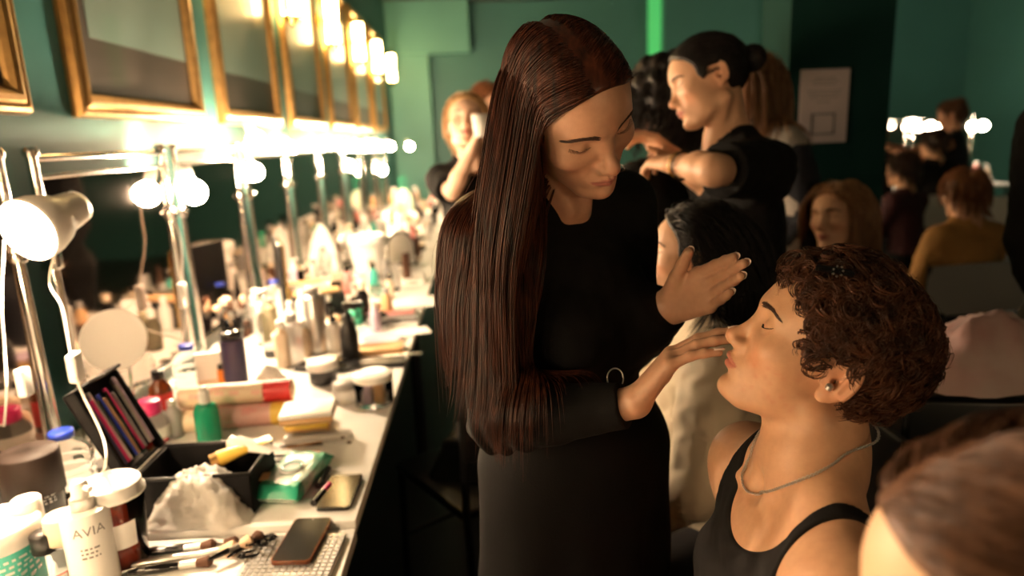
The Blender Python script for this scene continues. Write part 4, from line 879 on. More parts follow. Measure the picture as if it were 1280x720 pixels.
for (y0, y1, wh) in where:
    cnt = 0
    for tr in range(600):
        if cnt >= (22 if y0 < 5 else 16): break
        x = -1.0+.60*r2.random()**(1.3); y = y0+(y1-y0)*r2.random()
        if any(math.hypot(x-a, y-b_) < c+.038 for a, b_, c in used): continue
        k = kinds[r2.integers(6) if x < -.7 else [0,1,3,5][r2.integers(4)]]
        cm = cols[r2.choice(len(cols), p=cw)]; cap = [('white','white'),('black','blackg'),('silver','silver'),('beige','cream'),('grey','grey')][r2.integers(5)]
        lab = f'{cm[0]} {k[1]} with {cap[0]} {"band" if k[0]=="box" else "lid" if k[0]=="jar" else "top"} {wh}'
        if lab in labs: continue
        labs[lab] = 1; used.append((x, y, .036)); cnt += 1
        t = clutter_proto(k[0], cm[1], cap[1]); t.location = (x, y, .7505); s = .85+.35*r2.random(); t.scale = (s, s, s); t.rotation_euler = (0,0,r2.random()*6); t['label'] = lab; t['group'] = 'cosmetics crowding the far tables'
# second-table small things between known ones
for i, (px, py, k, cm, cap, lab) in enumerate([(252,388,'box','white','pink','white carton with pink band low before the second mirror'),(275,392,'bottle','pink','white','pink bottle with white top right of the pink-banded carton'),(292,384,'tube','white','blackg','white upright tube behind the brush pot'),(330,430,'bottle','glass','white','clear bottle with white cap left of the slim cream bottle'),(342,445,'jar','black','silver','black jar with silver lid behind the small crumpled bag'),(382,445,'bottle','cream','white','cream bottle with white cap beside the silver spray can'),(322,415,'pump','frost','white','frosted pump bottle behind the small crumpled bag'),(352,432,'jar','pink','white','pink jar with white lid left of the translucent grey bottle'),(420,438,'bottle','white','blackg','white bottle with black cap left of the black trigger bottle'),(412,462,'jar','frost','silver','frosted jar with silver lid before the black trigger bottle'),(20,600,'bottle','dgreen','black','dark green bottle at the left edge behind the brown-lidded jar'),(8,640,'bottle','black','blackg','black bottle at the left edge behind the teal tub'),(140,600,'jar','dgreen','grey','green jar behind the white pump bottle'),(34,572,'box','cream','tan','beige carton at the left edge by the mirror foot')]):
    M.setdefault(cm, M['blackg']); t = clutter_proto(k, cm, cap); t.location = base(px, py, .7505); t.rotation_euler = (0,0,i); t['label'] = lab; t['group'] = 'cosmetics between the near mirrors'
# white disc added in place of a table reflection in the near mirror
c_ = at(142,425,X=-.985); t = thing('reflection_disc', 'round white disc standing for a reflection in the first mirror behind the black spray', 'tray', c_, -.8)
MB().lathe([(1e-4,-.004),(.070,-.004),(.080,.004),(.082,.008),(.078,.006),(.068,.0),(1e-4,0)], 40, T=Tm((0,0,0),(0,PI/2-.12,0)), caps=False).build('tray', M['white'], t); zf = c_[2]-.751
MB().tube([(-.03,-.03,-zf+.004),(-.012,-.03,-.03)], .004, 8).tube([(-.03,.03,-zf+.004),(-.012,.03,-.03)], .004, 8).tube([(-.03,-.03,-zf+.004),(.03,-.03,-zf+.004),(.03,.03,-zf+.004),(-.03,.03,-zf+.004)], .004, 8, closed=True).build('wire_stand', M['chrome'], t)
# ------------------------------------------------------------------ people
SK = mat('skin', vcol=True, rough=.42, sss=.12, noise=.10, nscale=90, bump=.08, bscale=500)
SKF = mat('skin_far', vcol=True, rough=.5)
HD = lambda n, c, c2, rough=.32, st=(40,40,4): mat(n, c, rough, noise=1, nscale=3.2, color2=c2, stretch=st, spec=.35)
H_ = dict(dark=HD('dark_auburn_hair', (.112,.031,.015), (.010,.005,.0045)), curl=HD('curly_brown_hair', (.120,.044,.021), (.026,.010,.006), .4, (12,12,12)), black=HD('black_hair', (.014,.009,.008), (.005,.004,.004), .5),
 brown=HD('brown_hair', (.13,.058,.028), (.05,.021,.011), .45), blonde=HD('blonde_hair', (.55,.34,.15), (.25,.13,.055), .4), dkbrown=HD('dark_brown_hair', (.05,.022,.014), (.015,.009,.007)), copper=HD('copper_hair', (.30,.12,.05), (.12,.045,.02)), ltbrown=HD('light_brown_hair', (.34,.18,.085), (.14,.06,.03)))
LASH = mat('lash', (.012,.008,.007), .6); BROW = mat('brow_hair', (.045,.020,.012), .6)
CL = dict(black=mat('black_cloth', (.0034,.0028,.003), .85, bump=.3, bscale=350, spec=.25), blackt=mat('black_jersey', (.004,.0032,.0032), .85, bump=.25, bscale=600, spec=.25), tank=mat('black_ribbed_tank', (.006,.0048,.0048), .85, bump=.3, bscale=700, spec=.3), cream=mat('cream_jacket', (.62,.52,.38), .7, noise=.1, nscale=8, bump=.2, bscale=60),
 denim=mat('dark_denim', (.014,.014,.019), .8), mustard=mat('mustard_top', (.40,.20,.055), .8, noise=.15, nscale=8), white=mat('white_cloth', (.7,.66,.6), .8), grey=mat('grey_cloth', (.12,.11,.10), .8), maroon=mat('maroon_cloth', (.05,.012,.018), .8), navy=mat('navy_cloth', (.012,.014,.025), .8), tan=mat('tan_cloth', (.35,.22,.12), .8))
SKC = (.60,.335,.205)
class Body:
    def __init__(s, F, nb, sL, sR, hL, hR, eL, wL, eR, wR, kL=None, aL=None, kR=None, aR=None, fem=0, k=1.0, handL=None, handR=None):
        g = lambda p: None if p is None else A(*p); s.F = F; s.fem = fem; s.k = k
        s.nb, s.sL, s.sR, s.hL, s.hR, s.eL, s.wL, s.eR, s.wR, s.kL, s.aL, s.kR, s.aR = map(g, (nb,sL,sR,hL,hR,eL,wL,eR,wR,kL,aL,kR,aR))
        s.cs = (s.sL+s.sR)/2; s.ch = (s.hL+s.hR)/2; s.up = nrm(s.cs-s.ch); lat = s.sL-s.sR; s.hw = np.linalg.norm(lat)/2; s.lat = nrm(lat-s.up*np.dot(lat, s.up)); s.fwd = np.cross(s.lat, s.up)
        s.R = np.stack([s.fwd, s.lat, s.up], 1); s.H = handL; s.G = handR; s.L = np.linalg.norm(s.cs-s.ch)
    def T(s, P): return (P-s.cs.astype(np.float32)) @ s.R.astype(np.float32)      # (forward, left, up) from the shoulder centre
    def pt(s, f, l, u): return s.cs+s.R @ A(f, l, u)
    def torso(s, P, o=0.0):
        k = s.k; L = s.L; a = s.sL-s.lat*.035*k; b = s.sR+s.lat*.035*k
        d = rc(P, a-s.up*.03, b-s.up*.03, .062*k+o, .062*k+o)
        d = smin(d, ell(P, s.pt(.008,0,-.36*L), (.105*k+o, s.hw*.93+o, .36*L+o), s.R), .05)
        d = smin(d, ell(P, s.pt(.0,0,-.68*L), ((.098-.010*s.fem)*k+o, (.138-.014*s.fem)*k+o, .28*L+o), s.R), .06)
        d = smin(d, ell(P, s.ch, (.112*k+o, .165*k+o, .13*k+o), s.R), .07)
        d = smin(d, rc(P, s.nb+s.up*.025, s.sL-s.lat*.02, .046*k+o, .044*k+o), .04); d = smin(d, rc(P, s.nb+s.up*.025, s.sR+s.lat*.02, .046*k+o, .044*k+o), .04)
        if s.fem:
            for q in (1, -1): d = smin(d, ell(P, s.pt(.085, q*.075*k, -.40*L), (.055*k+o, .062*k+o, .065*k+o), s.R), .035)
        else:
            for q in (1, -1): d = smin(d, ell(P, s.pt(.072, q*.070*k, -.27*L), (.038*k+o, .075*k+o, .060*k+o), s.R), .035)
        return d
    def neck(s, P):
        F = s.F; t = F.W((-.030,0,-.040)); r = .047-.004*s.fem
        d = rc(P, s.nb, t, (r+.007)*s.k, r*s.k)
        d = smin(d, rc(P, s.nb+s.fwd*.02, F.W((.004,0,-.075)), r*.78, r*.60), .02)
        nt = s.nb+s.fwd*.062-s.up*.012
        for q in (1, -1): d = smin(d, rc(P, F.W((-.018,q*.052,-.050)), nt+s.lat*q*.014, .012, .009), .018)
        return d
    def arms(s, P, o=0.0, which='LR'):
        k = s.k; d = None
        for w, sh, e, wr in (('L', s.sL, s.eL, s.wL), ('R', s.sR, s.eR, s.wR)):
            if w not in which or e is None: continue
            f = .88 if s.fem else 1.0
            x = smin(rc(P, sh, sh+(e-sh)*.35, .057*k*f+o, .050*k*f+o), rc(P, sh+(e-sh)*.3, e, .049*k*f+o, .040*k*f+o), .02)
            x = smin(x, rc(P, e, e+(wr-e)*.35, .042*k*f+o, .041*k*f+o), .015); x = smin(x, rc(P, e+(wr-e)*.3, wr, .041*k*f+o, .0265*k*f+o), .02)
            d = x if d is None else smin(d, x, .02)
        return d
    def legs(s, P, o=0.0):
        k = s.k; d = None
        for hp, kn, an in ((s.hL, s.kL, s.aL), (s.hR, s.kR, s.aR)):
            if kn is None: continue
            x = smin(rc(P, hp, kn, .088*k+o, .060*k+o), rc(P, kn, an, .058*k+o, .040*k+o), .03)
            ft = an+nrm(A(s.fwd[0], s.fwd[1], 0))*.15; ft[2] = .035; x = smin(x, rc(P, A(an[0],an[1],.05), ft, .042+o, .034+o), .03)
            d = x if d is None else smin(d, x, .04)
        return d
    def skin(s, P):
        d = culled(P, s.F.o, .15, .22, lambda Q: head_sdf(s.F.L(Q), s.fem)*s.F.sc)
        d = smin(d, s.neck(P), .014); d = smin(d, s.torso(P), .035); a = s.arms(P)
        if a is not None: d = smin(d, a, .03)
        for H in (s.H, s.G):
            if H is not None: d = smin(d, cones_sdf(P, H), .012)
        if s.kL is not None: d = smin(d, s.legs(P), .04)
        return d
    def bounds(s, pad=.13, lowest=None):
        pts = [p for p in (s.nb,s.sL,s.sR,s.hL,s.hR,s.eL,s.wL,s.eR,s.wR,s.kL,s.aL,s.kR,s.aR,s.F.o+A(0,0,.05)) if p is not None]
        for H in (s.H, s.G):
            if H is not None: pts += [np.asarray(c[1]) for c in H if not isinstance(c[0], str)]
        pts = np.array(pts); lo, hi = pts.min(0)-pad, pts.max(0)+pad
        if s.aL is not None: lo[2] = max(-.004, lo[2]); lo[:2] -= .08; hi[:2] += .08
        if lowest is not None: lo[2] = lowest
        return lo, hi
def seg_t(P, a, b):
    a = a.astype(np.float32); b = b.astype(np.float32); return ((P-a) @ (b-a))/float((b-a) @ (b-a))
def folds(P, a, b, n, amp, ph=0, skew=3.0):
    """creases running round a limb from a to b"""
    t = seg_t(P, a, b); w = np.clip(t, 0, 1)*0+1; return amp*np.sin(t*n*6.283+ph+skew*np.sin(P[:,0]*23+P[:,2]*31)+P[:,1]*25)*w
def person_root(label, p, cat='person', group=None): return thing('person', label, cat, (p[0], p[1], 0))
def add_skin(B, root, h, base=SKC, lip=(.36,.10,.08), m=None, lowest=None, blush=.5):
    off = A(*root.location); lo, hi = B.bounds(lowest=lowest)
    return sdf_obj('body', B.skin, lo, hi, h, m or SKF, root, col=lambda V: skin_color(B.F.L(V), base, lip, blush), off=off)
def cloth(B, root, name, f, h, material, lo=None, hi=None):
    l, u = B.bounds(pad=.17); l = l if lo is None else A(*lo); u = u if hi is None else A(*hi); l[2] = max(l[2], -.002) if l[2] > -.3 else l[2]
    return sdf_obj(name, f, l, u, h, material, root, off=A(*root.location))
def hair_cap(B_or_F, root, m, t=.008, h=.004, dz=0, amp=0, name='hair_base', par=None, sc=60):
    F = B_or_F; f = lambda P: cap_sdf(F.L(P), t, dz, amp, sc)*F.sc
    return sdf_obj(name, f, F.o-.17, F.o+.19, h, m, par or root, off=A(*root.location))
def top_fn(B, o=.007, sleeve=1.0, neck_r=.062, low=0, noise=.0025, neck_c=None):
    nc = B.nb+B.up*.045 if neck_c is None else neck_c
    def f(P):
        d = B.torso(P, o); a = B.arms(P, o*1.3) if sleeve > 1 else None
        for sh, e, w in ((B.sL,B.eL,B.wL),(B.sR,B.eR,B.wR)):
            if e is None: continue
            if sleeve <= 1: x = smax(rc(P, sh, e, .060*B.k+o, .054*B.k+o), (seg_t(P, sh, e)-sleeve)*np.linalg.norm(e-sh), .004); a = x if a is None else np.minimum(a, x)
            else: cut = (seg_t(P, e, w)-(sleeve-1))*np.linalg.norm(w-e); a = np.where(rc(P, e, w, 0, 0) < .085, np.maximum(a, cut), a)
        if a is not None: d = smin(d, a, .03)
        d = d+noise*vnoise(P, 34, 1)+noise*.5*vnoise(P, 80, 2)
        d = smax(d, -(ln(P-nc.astype(np.float32))-neck_r), .004)
        T = B.T(P); return smax(d, -(T[:, 2]+B.L+low), .004)
    return f
def limb_hair(root, F, m, n, length, flow_dir, keep=None, colf=None, rad=.0011, seed=0, steps=16, offr=(.006,.016), part=True, name='hair', init=None, par=None, jit=.05, grav=(0,0,-1), inertia=.55, g=.45, gflow=None, nside=3, curl=0):
    kp = keep or (lambda P: hairline(P, .004)); L = scalp_points(n, F, kp, seed); r = np.random.default_rng(seed); W = F.o+(L.astype(np.float64) @ F.R.T)*F.sc
    sgn = np.where(L[:, 1] >= 0, 1., -1.)[:, None]; v = (flow_dir if init is None else init)
    v0 = np.stack([np.full(n, v[0]), v[1]*sgn[:, 0], np.full(n, v[2])], 1)+(L/np.float32(.1))*.35; v0 = v0 @ F.R.T; v0 /= np.linalg.norm(v0, axis=1)[:, None]
    col = colf or (lambda P: head_sdf(F.L(P), ears=False)*F.sc); offs = offr[0]+(offr[1]-offr[0])*r.random(n); ln_ = length*(.75+.3*r.random(n))
    P = grow_hair(W, v0, col, steps, ln_/steps, offs, grav=grav, inertia=inertia, g=g, jit=jit, seed=seed, flow=gflow)
    if curl:
        t = np.linspace(0, 1, P.shape[1])[None, :, None]; ph = r.random((n,1,1))*6.28; P = P+curl*t**.5*np.concatenate([np.sin(t*14+ph), np.cos(t*14+ph), np.sin(t*11+ph*2)], 2)
    return strands_mesh(name, P, rad*(.7+.6*r.random(n)), m, par or root, off=A(*root.location), n=nside)
HERO = 1.0     # voxel scale of the near people
# ================= the seated young man
F = Frame((0.423,0.810,1.201), (-0.827,0.336,0.451), (0.443,-0.104,0.890), 1.0); FM = F
B = Body(F, (.415,.790,1.065), (.362,.600,1.010), (.392,.950,1.000), (.44,.70,.52), (.44,.90,.52), (.335,.515,.75), (.13,.60,.68), (.46,1.04,.74), (.22,.95,.66), (.10,.66,.50), (.06,.66,.08), (.10,.92,.50), (.06,.92,.08), k=1.0)
B.H = hand_prims(Frame(B.wL, (-1,.1,-.25), (0,0,1)), -1, [.3,.35,.4,.45]); B.G = hand_prims(Frame(B.wR, (-1,-.1,-.25), (0,0,1)), 1, [.3,.35,.4,.45])
ROOT = person_root('young man with curly brown hair and black tank top, eyes closed, being made up', (.45,.78)); r_ = ROOT; MANB = B
def man_skin(P, B=B):
    d = Body.skin(B, P); T = B.T(P); nt = B.nb+B.fwd*.060-B.up*.020
    for q in (1, -1):
        c0 = nt+B.lat*q*.016; c1 = B.pt(.0, q*.120, .008); mid = (c0+c1)/2+B.fwd*.022-B.up*.006
        d = smin(d, rc(P, c0, mid, .0085, .0075), .014); d = smin(d, rc(P, mid, c1, .0075, .007), .016)
    d = smax(d, -sph(P, nt+B.fwd*.020+B.up*.010, .013), .02)
    return d
B.skin = lambda P: man_skin(P)
add_skin(B, r_, .0025, (.63,.35,.205), (.44,.13,.10), SK, blush=.5)
ca = r_.children[0].data.color_attributes['Col']; vv = np.empty(len(ca.data)*4, np.float32); ca.data.foreach_get('color', vv); vv = vv.reshape(-1, 4); co_ = np.empty(len(ca.data)*3, np.float32); r_.children[0].data.vertices.foreach_get('co', co_); Ql = F.L(co_.reshape(-1, 3)+A(*r_.location).astype(np.float32)); rs = np.random.default_rng(3)
for k_ in range(26):
    p_ = (.075-.065*rs.random(), .045+.02*rs.random(), -.015-.06*rs.random()); w_ = np.exp(-((Ql[:, 0]-p_[0])**2+(Ql[:, 2]-p_[2])**2)/(.0016+.0012*rs.random())**2)*(Ql[:, 1] > .02); vv[:, :3] *= 1-w_[:, None]*np.array([.06,.20,.20])*(.4+.5*rs.random())
ca.data.foreach_set('color', vv.ravel())
eyelashes(F, LASH, r_, A(*r_.location), length=.006, fem=.6); eyebrows(F, BROW, r_, A(*r_.location), lambda q: head_sdf(q), thick=.0070, arch=.004, n=300, rad=.00036, z0=.0345, y1=.052, length=.009)
def tank(P):
    T = B.T(P); l = np.abs(T[:, 1]); u = T[:, 2]; d = smin(B.torso(P, .0035), smin(rc(P, B.sL, B.sL+(B.eL-B.sL)*.35, .0605, .0535), rc(P, B.sR, B.sR+(B.eR-B.sR)*.35, .0605, .0535), .01), .03)
    d = d+.0012*vnoise(P, 40, 3)+.0008*vnoise(P, 95)
    lw = .088*(1+.15*np.clip(u/.05, -1, 1)); scoop = (np.sqrt((l/lw)**2+((u-.065)/.082)**2)-1)*.075
    arm = l-(.115+.11*np.clip((-u-.055)/.12, 0, 1)**1.5)
    d = smax(d, -scoop, .0025); d = smax(d, arm, .0025); return smax(d, -(u+.50), .003)
cloth(B, r_, 'tank_top', tank, .0027, CL['tank'])
cloth(B, r_, 'trousers', lambda P: np.maximum(B.legs(P, .010)+.003*vnoise(P, 25), np.maximum(P[:,2]-.60, -(P[:,2]-.09))), .008, CL['black'])
for q, an in enumerate((B.aL, B.aR)): 
    a = an+A(.03,0,0)
    sdf_obj('shoe', lambda P: smax(smin(rc(P, A(a[0],a[1],.045), A(a[0]-.19,a[1],.038), .048, .042), rc(P, A(a[0],a[1],.05), A(a[0],a[1],.10), .045, .048), .02), -(P[:,2]-.0), .004), A(a[0]-.28,a[1]-.1,-.01), A(a[0]+.1,a[1]+.1,.2), .006, CL['black'], r_, off=A(*r_.location))
# chain
def drape(B, f0, zlow, rr, n=150):
    """closed path round the neck, pushed onto the skin"""
    pts = []
    for i in range(n):
        a = 2*PI*i/n; pts.append(B.pt(0,0,0)+B.R @ A(f0+rr[0]*math.cos(a), rr[1]*math.sin(a), .055-(.5+.5*math.cos(a))**1.5*zlow))
    P = np.array(pts, np.float32)
    for _ in range(30):
        d = B.skin(P); e = .002; gr = np.stack([B.skin(P+np.float32([e if i == j else 0 for j in range(3)]))-d for i in range(3)], 1)/e
        P = P-(gr*((d-.0040)*.6)[:, None]).astype(np.float32)
    for _ in range(3): P = (np.roll(P, 1, 0)+P*2+np.roll(P, -1, 0))/4
    return P.astype(float)
def on_skin(B, px, py, t0=.6, lift=.002):
    d = nrm(ray(px, py)); t = t0
    for _ in range(60):
        q = float(B.skin(np.array([CAM+d*t], np.float32))[0]); t += (q-lift)*.8
        if q-lift < .0002: break
    return CAM+d*t
fr_ = [on_skin(B, x, y) for x, y in [(1060,566),(1040,581),(1015,594),(990,604),(965,613),(945,618),(932,612),(928,600),(931,585),(938,570)]]
bk_ = [B.nb+B.R @ A(*v) for v in ((.03,-.066,.030),(-.03,-.070,.048),(-.066,0,.060),(-.062,.035,.052))]
kp = fr_+bk_; kp = np.array(kp); Pc = []
for i in range(len(kp)):
    p0, p1, p2, p3 = kp[i-1], kp[i], kp[(i+1)%len(kp)], kp[(i+2)%len(kp)]
    for s_ in np.linspace(0, 1, 13)[:-1]: Pc.append(.5*((2*p1)+(-p0+p2)*s_+(2*p0-5*p1+4*p2-p3)*s_**2+(-p0+3*p1-3*p2+p3)*s_**3))
Pc = np.array(Pc, np.float32)
for _ in range(6):
    d = B.skin(Pc); e = .002; gr = np.stack([B.skin(Pc+np.float32([e if i == j else 0 for j in range(3)]))-d for i in range(3)], 1)/e
    Pc = Pc-(gr*(np.minimum(d-.0022, 0)*.8)[:, None]).astype(np.float32)
L_ = np.r_[0, np.cumsum(np.linalg.norm(np.diff(np.vstack([Pc, Pc[:1]]), axis=0), axis=1))]; u_ = np.linspace(0, L_[-1], 211)[:-1]; Pq = np.vstack([Pc, Pc[:1]]); Pc = np.stack([np.interp(u_, L_, Pq[:, i]) for i in range(3)], 1); mb = MB(); off = A(*r_.location)
for i in range(0, 210):
    p, q = Pc[i]-off, Pc[(i+1) % 210]-off; t = nrm(q-p); s = nrm(np.cross(t, A(.3,.2,.9))); w = np.cross(t, s); X = s if i % 2 else w; m_ = (p+q)/2; hl = np.linalg.norm(q-p)*.78
    mb.tube([m_+t*hl*math.cos(a)+X*.0017*math.sin(a) for a in np.linspace(0, 2*PI, 9)[:-1]], .00055, 4, closed=True)
mb.build('silver_chain_necklace', M['silver'], r_)
# ear bud
e0 = F.W((-.004,.080,-.006)); MB().lathe([(1e-4,-.004),(.0045,-.003),(.0045,.002),(.002,.0045),(1e-4,.005)], 12, T=Tm(e0-off, (.4,.2,0))).build('earring', M['silver'], r_)
for p in ((.072,.052,-.062),(.066,.055,-.050),(.055,.060,-.060)): pass
# curls
hc = hair_cap(F, r_, H_['curl'], .007, .003, 0, .004, 'hair', sc=130)
r3 = np.random.default_rng(77)
def curls(F, n, seed, thick, R0, root, par, m, rad=.00075, keep=None, lift=None):
    r = np.random.default_rng(seed); nb_ = n//5; L = scalp_points(nb_, F, keep or (lambda P: hairline(P, .002)), seed).astype(np.float64); n = nb_; c = A(-.01,0,.035)
    N = L-c; N /= np.linalg.norm(N, axis=1)[:, None]; down = F.R.T @ A(0,0,-1)
    ax = N*1.0+down*.45+A(-.55,0,0)*np.clip((L[:, 0:1]+.02)/.1, 0, 1)+r.normal(size=(n,3))*.38; ax /= np.linalg.norm(ax, axis=1)[:, None]
    th = thick(L)*(.65+.5*r.random(n)); M_ = 30; t = np.linspace(0, 1, M_)
    a1 = np.cross(ax, r.normal(size=(n,3))); a1 /= np.linalg.norm(a1, axis=1)[:, None]; a2 = np.cross(ax, a1); ph = r.random(n)*6.28; tn = 1.6+1.3*r.random(n); hr = R0*(.6+.8*r.random(n))
    bend = (down*.9+A(-.2,0,0))[None]*th[:, None]*.55
    ang = 6.283*tn[:, None]*t[None]+ph[:, None]; env = np.minimum(1, t*3)[None]*hr[:, None]
    P = L[:, None]+ax[:, None]*(th[:, None]*t[None]**.85)[..., None]+bend[:, None]*(t[None]**2)[..., None]+a1[:, None]*(env*(np.cos(ang)))[..., None]+a2[:, None]*(env*np.sin(ang))[..., None]
    P = np.concatenate([P+(r.normal(size=(nb_,1,3))*.0016+r.normal(size=(nb_,M_,3)).cumsum(1)*.00022) for _ in range(5)]); n = len(P)
    W = F.o+(P @ F.R.T)*F.sc; return strands_mesh('curls', W, rad*(.6+.8*r.random(n)), m, par, off=A(*root.location))
def th_m(L): return .021-.008*np.clip((-L[:, 0]-.0)/.06, 0, 1)+.030*np.clip((L[:, 2]-.06)/.06, 0, 1)*np.clip((L[:, 0]+.02)/.06, 0, 1)
curls(F, 6000, 5, th_m, .0095, r_, hc, H_['curl'], .00080)
curls(F, 1000, 6, lambda L: th_m(L)*1.25, .011, r_, hc, H_['curl'], .00055)
# jewelled clip in the hair
cp = at(1045,338,D=.86)-off; mb = MB().tube([cp+A(-.022,0,.004), cp, cp+A(.020,.0,-.006)], .004, 8); mb.build('hair_clip', M['blackg'], hc)
mb = MB()
for k in range(7): a = k*.9; mb.lathe([(1e-4,-.0014),(.0016,0),(1e-4,.0014)], 6, tuple(cp+A(.006*math.cos(a), -.005, .006*math.sin(a))))
mb.build('rhinestones', M['silver'], hc)
# ================= the make-up artist
F = Frame((0.134,1.009,1.526), (0.433,-0.707,-0.559), (-0.115,-0.658,0.744), 1.0); FA = F
vr, vu, vf = view_axes(850, 440)
wR = at(793,504,D=.985); wL = at(838,384,D=1.15)
HR = hand_prims(Frame(wR, vr*.60+vu*.76-vf*.05, (-vr*.76+vu*.60)*.98-vf*.12, .93), 1, [(.38,.20,.12),(.40,.20,.12),(.42,.22,.14),(.44,.24,.15)], spread=.0, thumb=(.30,.10,.05))
vr2, vu2, vf2 = view_axes(880, 350)
HL = hand_prims(Frame(wL, vr2*.60+vu2*.34-vf2*.62, vf2*.75+vr2*.60+vu2*.25, .98), -1, [(.10,.10,.08),(.12,.12,.08),(.16,.14,.10),(.20,.16,.12)], spread=-.05, thumb=(.50,.10,.05))
B = Body(F, (.115,1.115,1.395), (.250,1.205,1.375), (.02,1.055,1.335), (.235,1.17,.93), (.065,1.10,.93), at(792,425,D=1.27), wL, (.008,.975,1.075), wR, (.24,1.17,.50), (.24,1.2,.09), (.06,1.10,.50), (.06,1.13,.09), fem=1, k=.94, handL=HL, handR=HR)
r_ = person_root('woman in black with very long straight dark auburn hair bending over the seated man', (.14,1.13)); off = A(*r_.location); ARTB = B
add_skin(B, r_, .0027, (.60,.33,.21), (.42,.13,.11), SK, lowest=.75, blush=.4)
eyelashes(F, LASH, r_, off, length=.007, n=26, rad=.00028); eyebrows(F, BROW, r_, off, lambda q: head_sdf(q, 1), thick=.0085, arch=.0045, n=520, rad=.00040, z0=.0335, y1=.054)
for HH in (HR, HL): nails(HH, mat('pale_nail', (.80,.62,.54), .2, coat=.5), r_, off, .010, .004)
tf = top_fn(B, .008, 1.93, .058, .02, .0022)
def art_top(P):
    d = tf(P); tR = seg_t(P, B.eR, B.wR); near = rc(P, B.eR, B.wR, .06, .05) < .02
    cr = np.exp(-((tR-.05)/.35)**2); d = d+.0035*cr*np.sin(tR*34+P[:,2]*50+2*np.sin(P[:,0]*40))*near
    nr2 = rc(P, B.sR, B.eR, .06, .06) < .02; t2 = seg_t(P, B.sR, B.eR); d = d+.0022*np.exp(-((t2-.85)/.3)**2)*np.sin(t2*30+P[:,0]*60)*nr2; return d
cloth(B, r_, 'long_sleeved_top', art_top, .0032, CL['blackt'])
hc_ = (B.hL+B.hR)/2
def skirt(P):
    a = hc_+A(0,0,.14); d = ell(P, hc_+A(0,0,.02), (.115,.160,.20), B.R)
    m = rc(P, hc_, A(hc_[0]+.005,hc_[1]+.03,.18), .125, .17); m2 = rc(P, B.hR, A(.05,1.10,.15), .090, .11); m3 = rc(P, B.hL, A(.25,1.20,.15), .090, .11)
    d = smin(d, smin(m, smin(m2, m3, .05), .05), .05); ang = np.arctan2(P[:,1]-hc_[1], P[:,0]-hc_[0]); w = np.clip((.95-P[:,2])/.5, 0, 1)
    d = d+.006*w*np.sin(ang*9+2*np.sin(P[:,2]*4))+.003*vnoise(P, 16); return smax(smax(d, P[:,2]-(hc_[2]+.13), .01), -(P[:,2]-.10), .01)
cloth(B, r_, 'long_skirt', skirt, .007, CL['black'], lo=(-.25,.78,.05), hi=(.5,1.5,1.15))
for an in (B.aL, B.aR):
    a = an.copy(); sdf_obj('shoe', lambda P: smax(smin(rc(P, A(a[0],a[1],.045), A(a[0]+.09,a[1]-.15,.036), .046, .038), rc(P, A(a[0],a[1],.05), A(a[0],a[1],.13), .042, .044), .02), -P[:,2], .004), A(a[0]-.12,a[1]-.26,-.01), A(a[0]+.2,a[1]+.12,.22), .006, CL['black'], r_, off=off)
bc = at(769,473,D=1.04)-off; br_, bu_, bf_ = view_axes(769,473)
MB().tube([bc+br_*.012*math.cos(a)+bu_*.015*math.sin(a) for a in np.linspace(0,2*PI,25)[:-1]], .0011, 6, closed=True).build('ring_buckle', M['silver'], r_)
pn = B.pt(.125,.0,-.105)-off; 
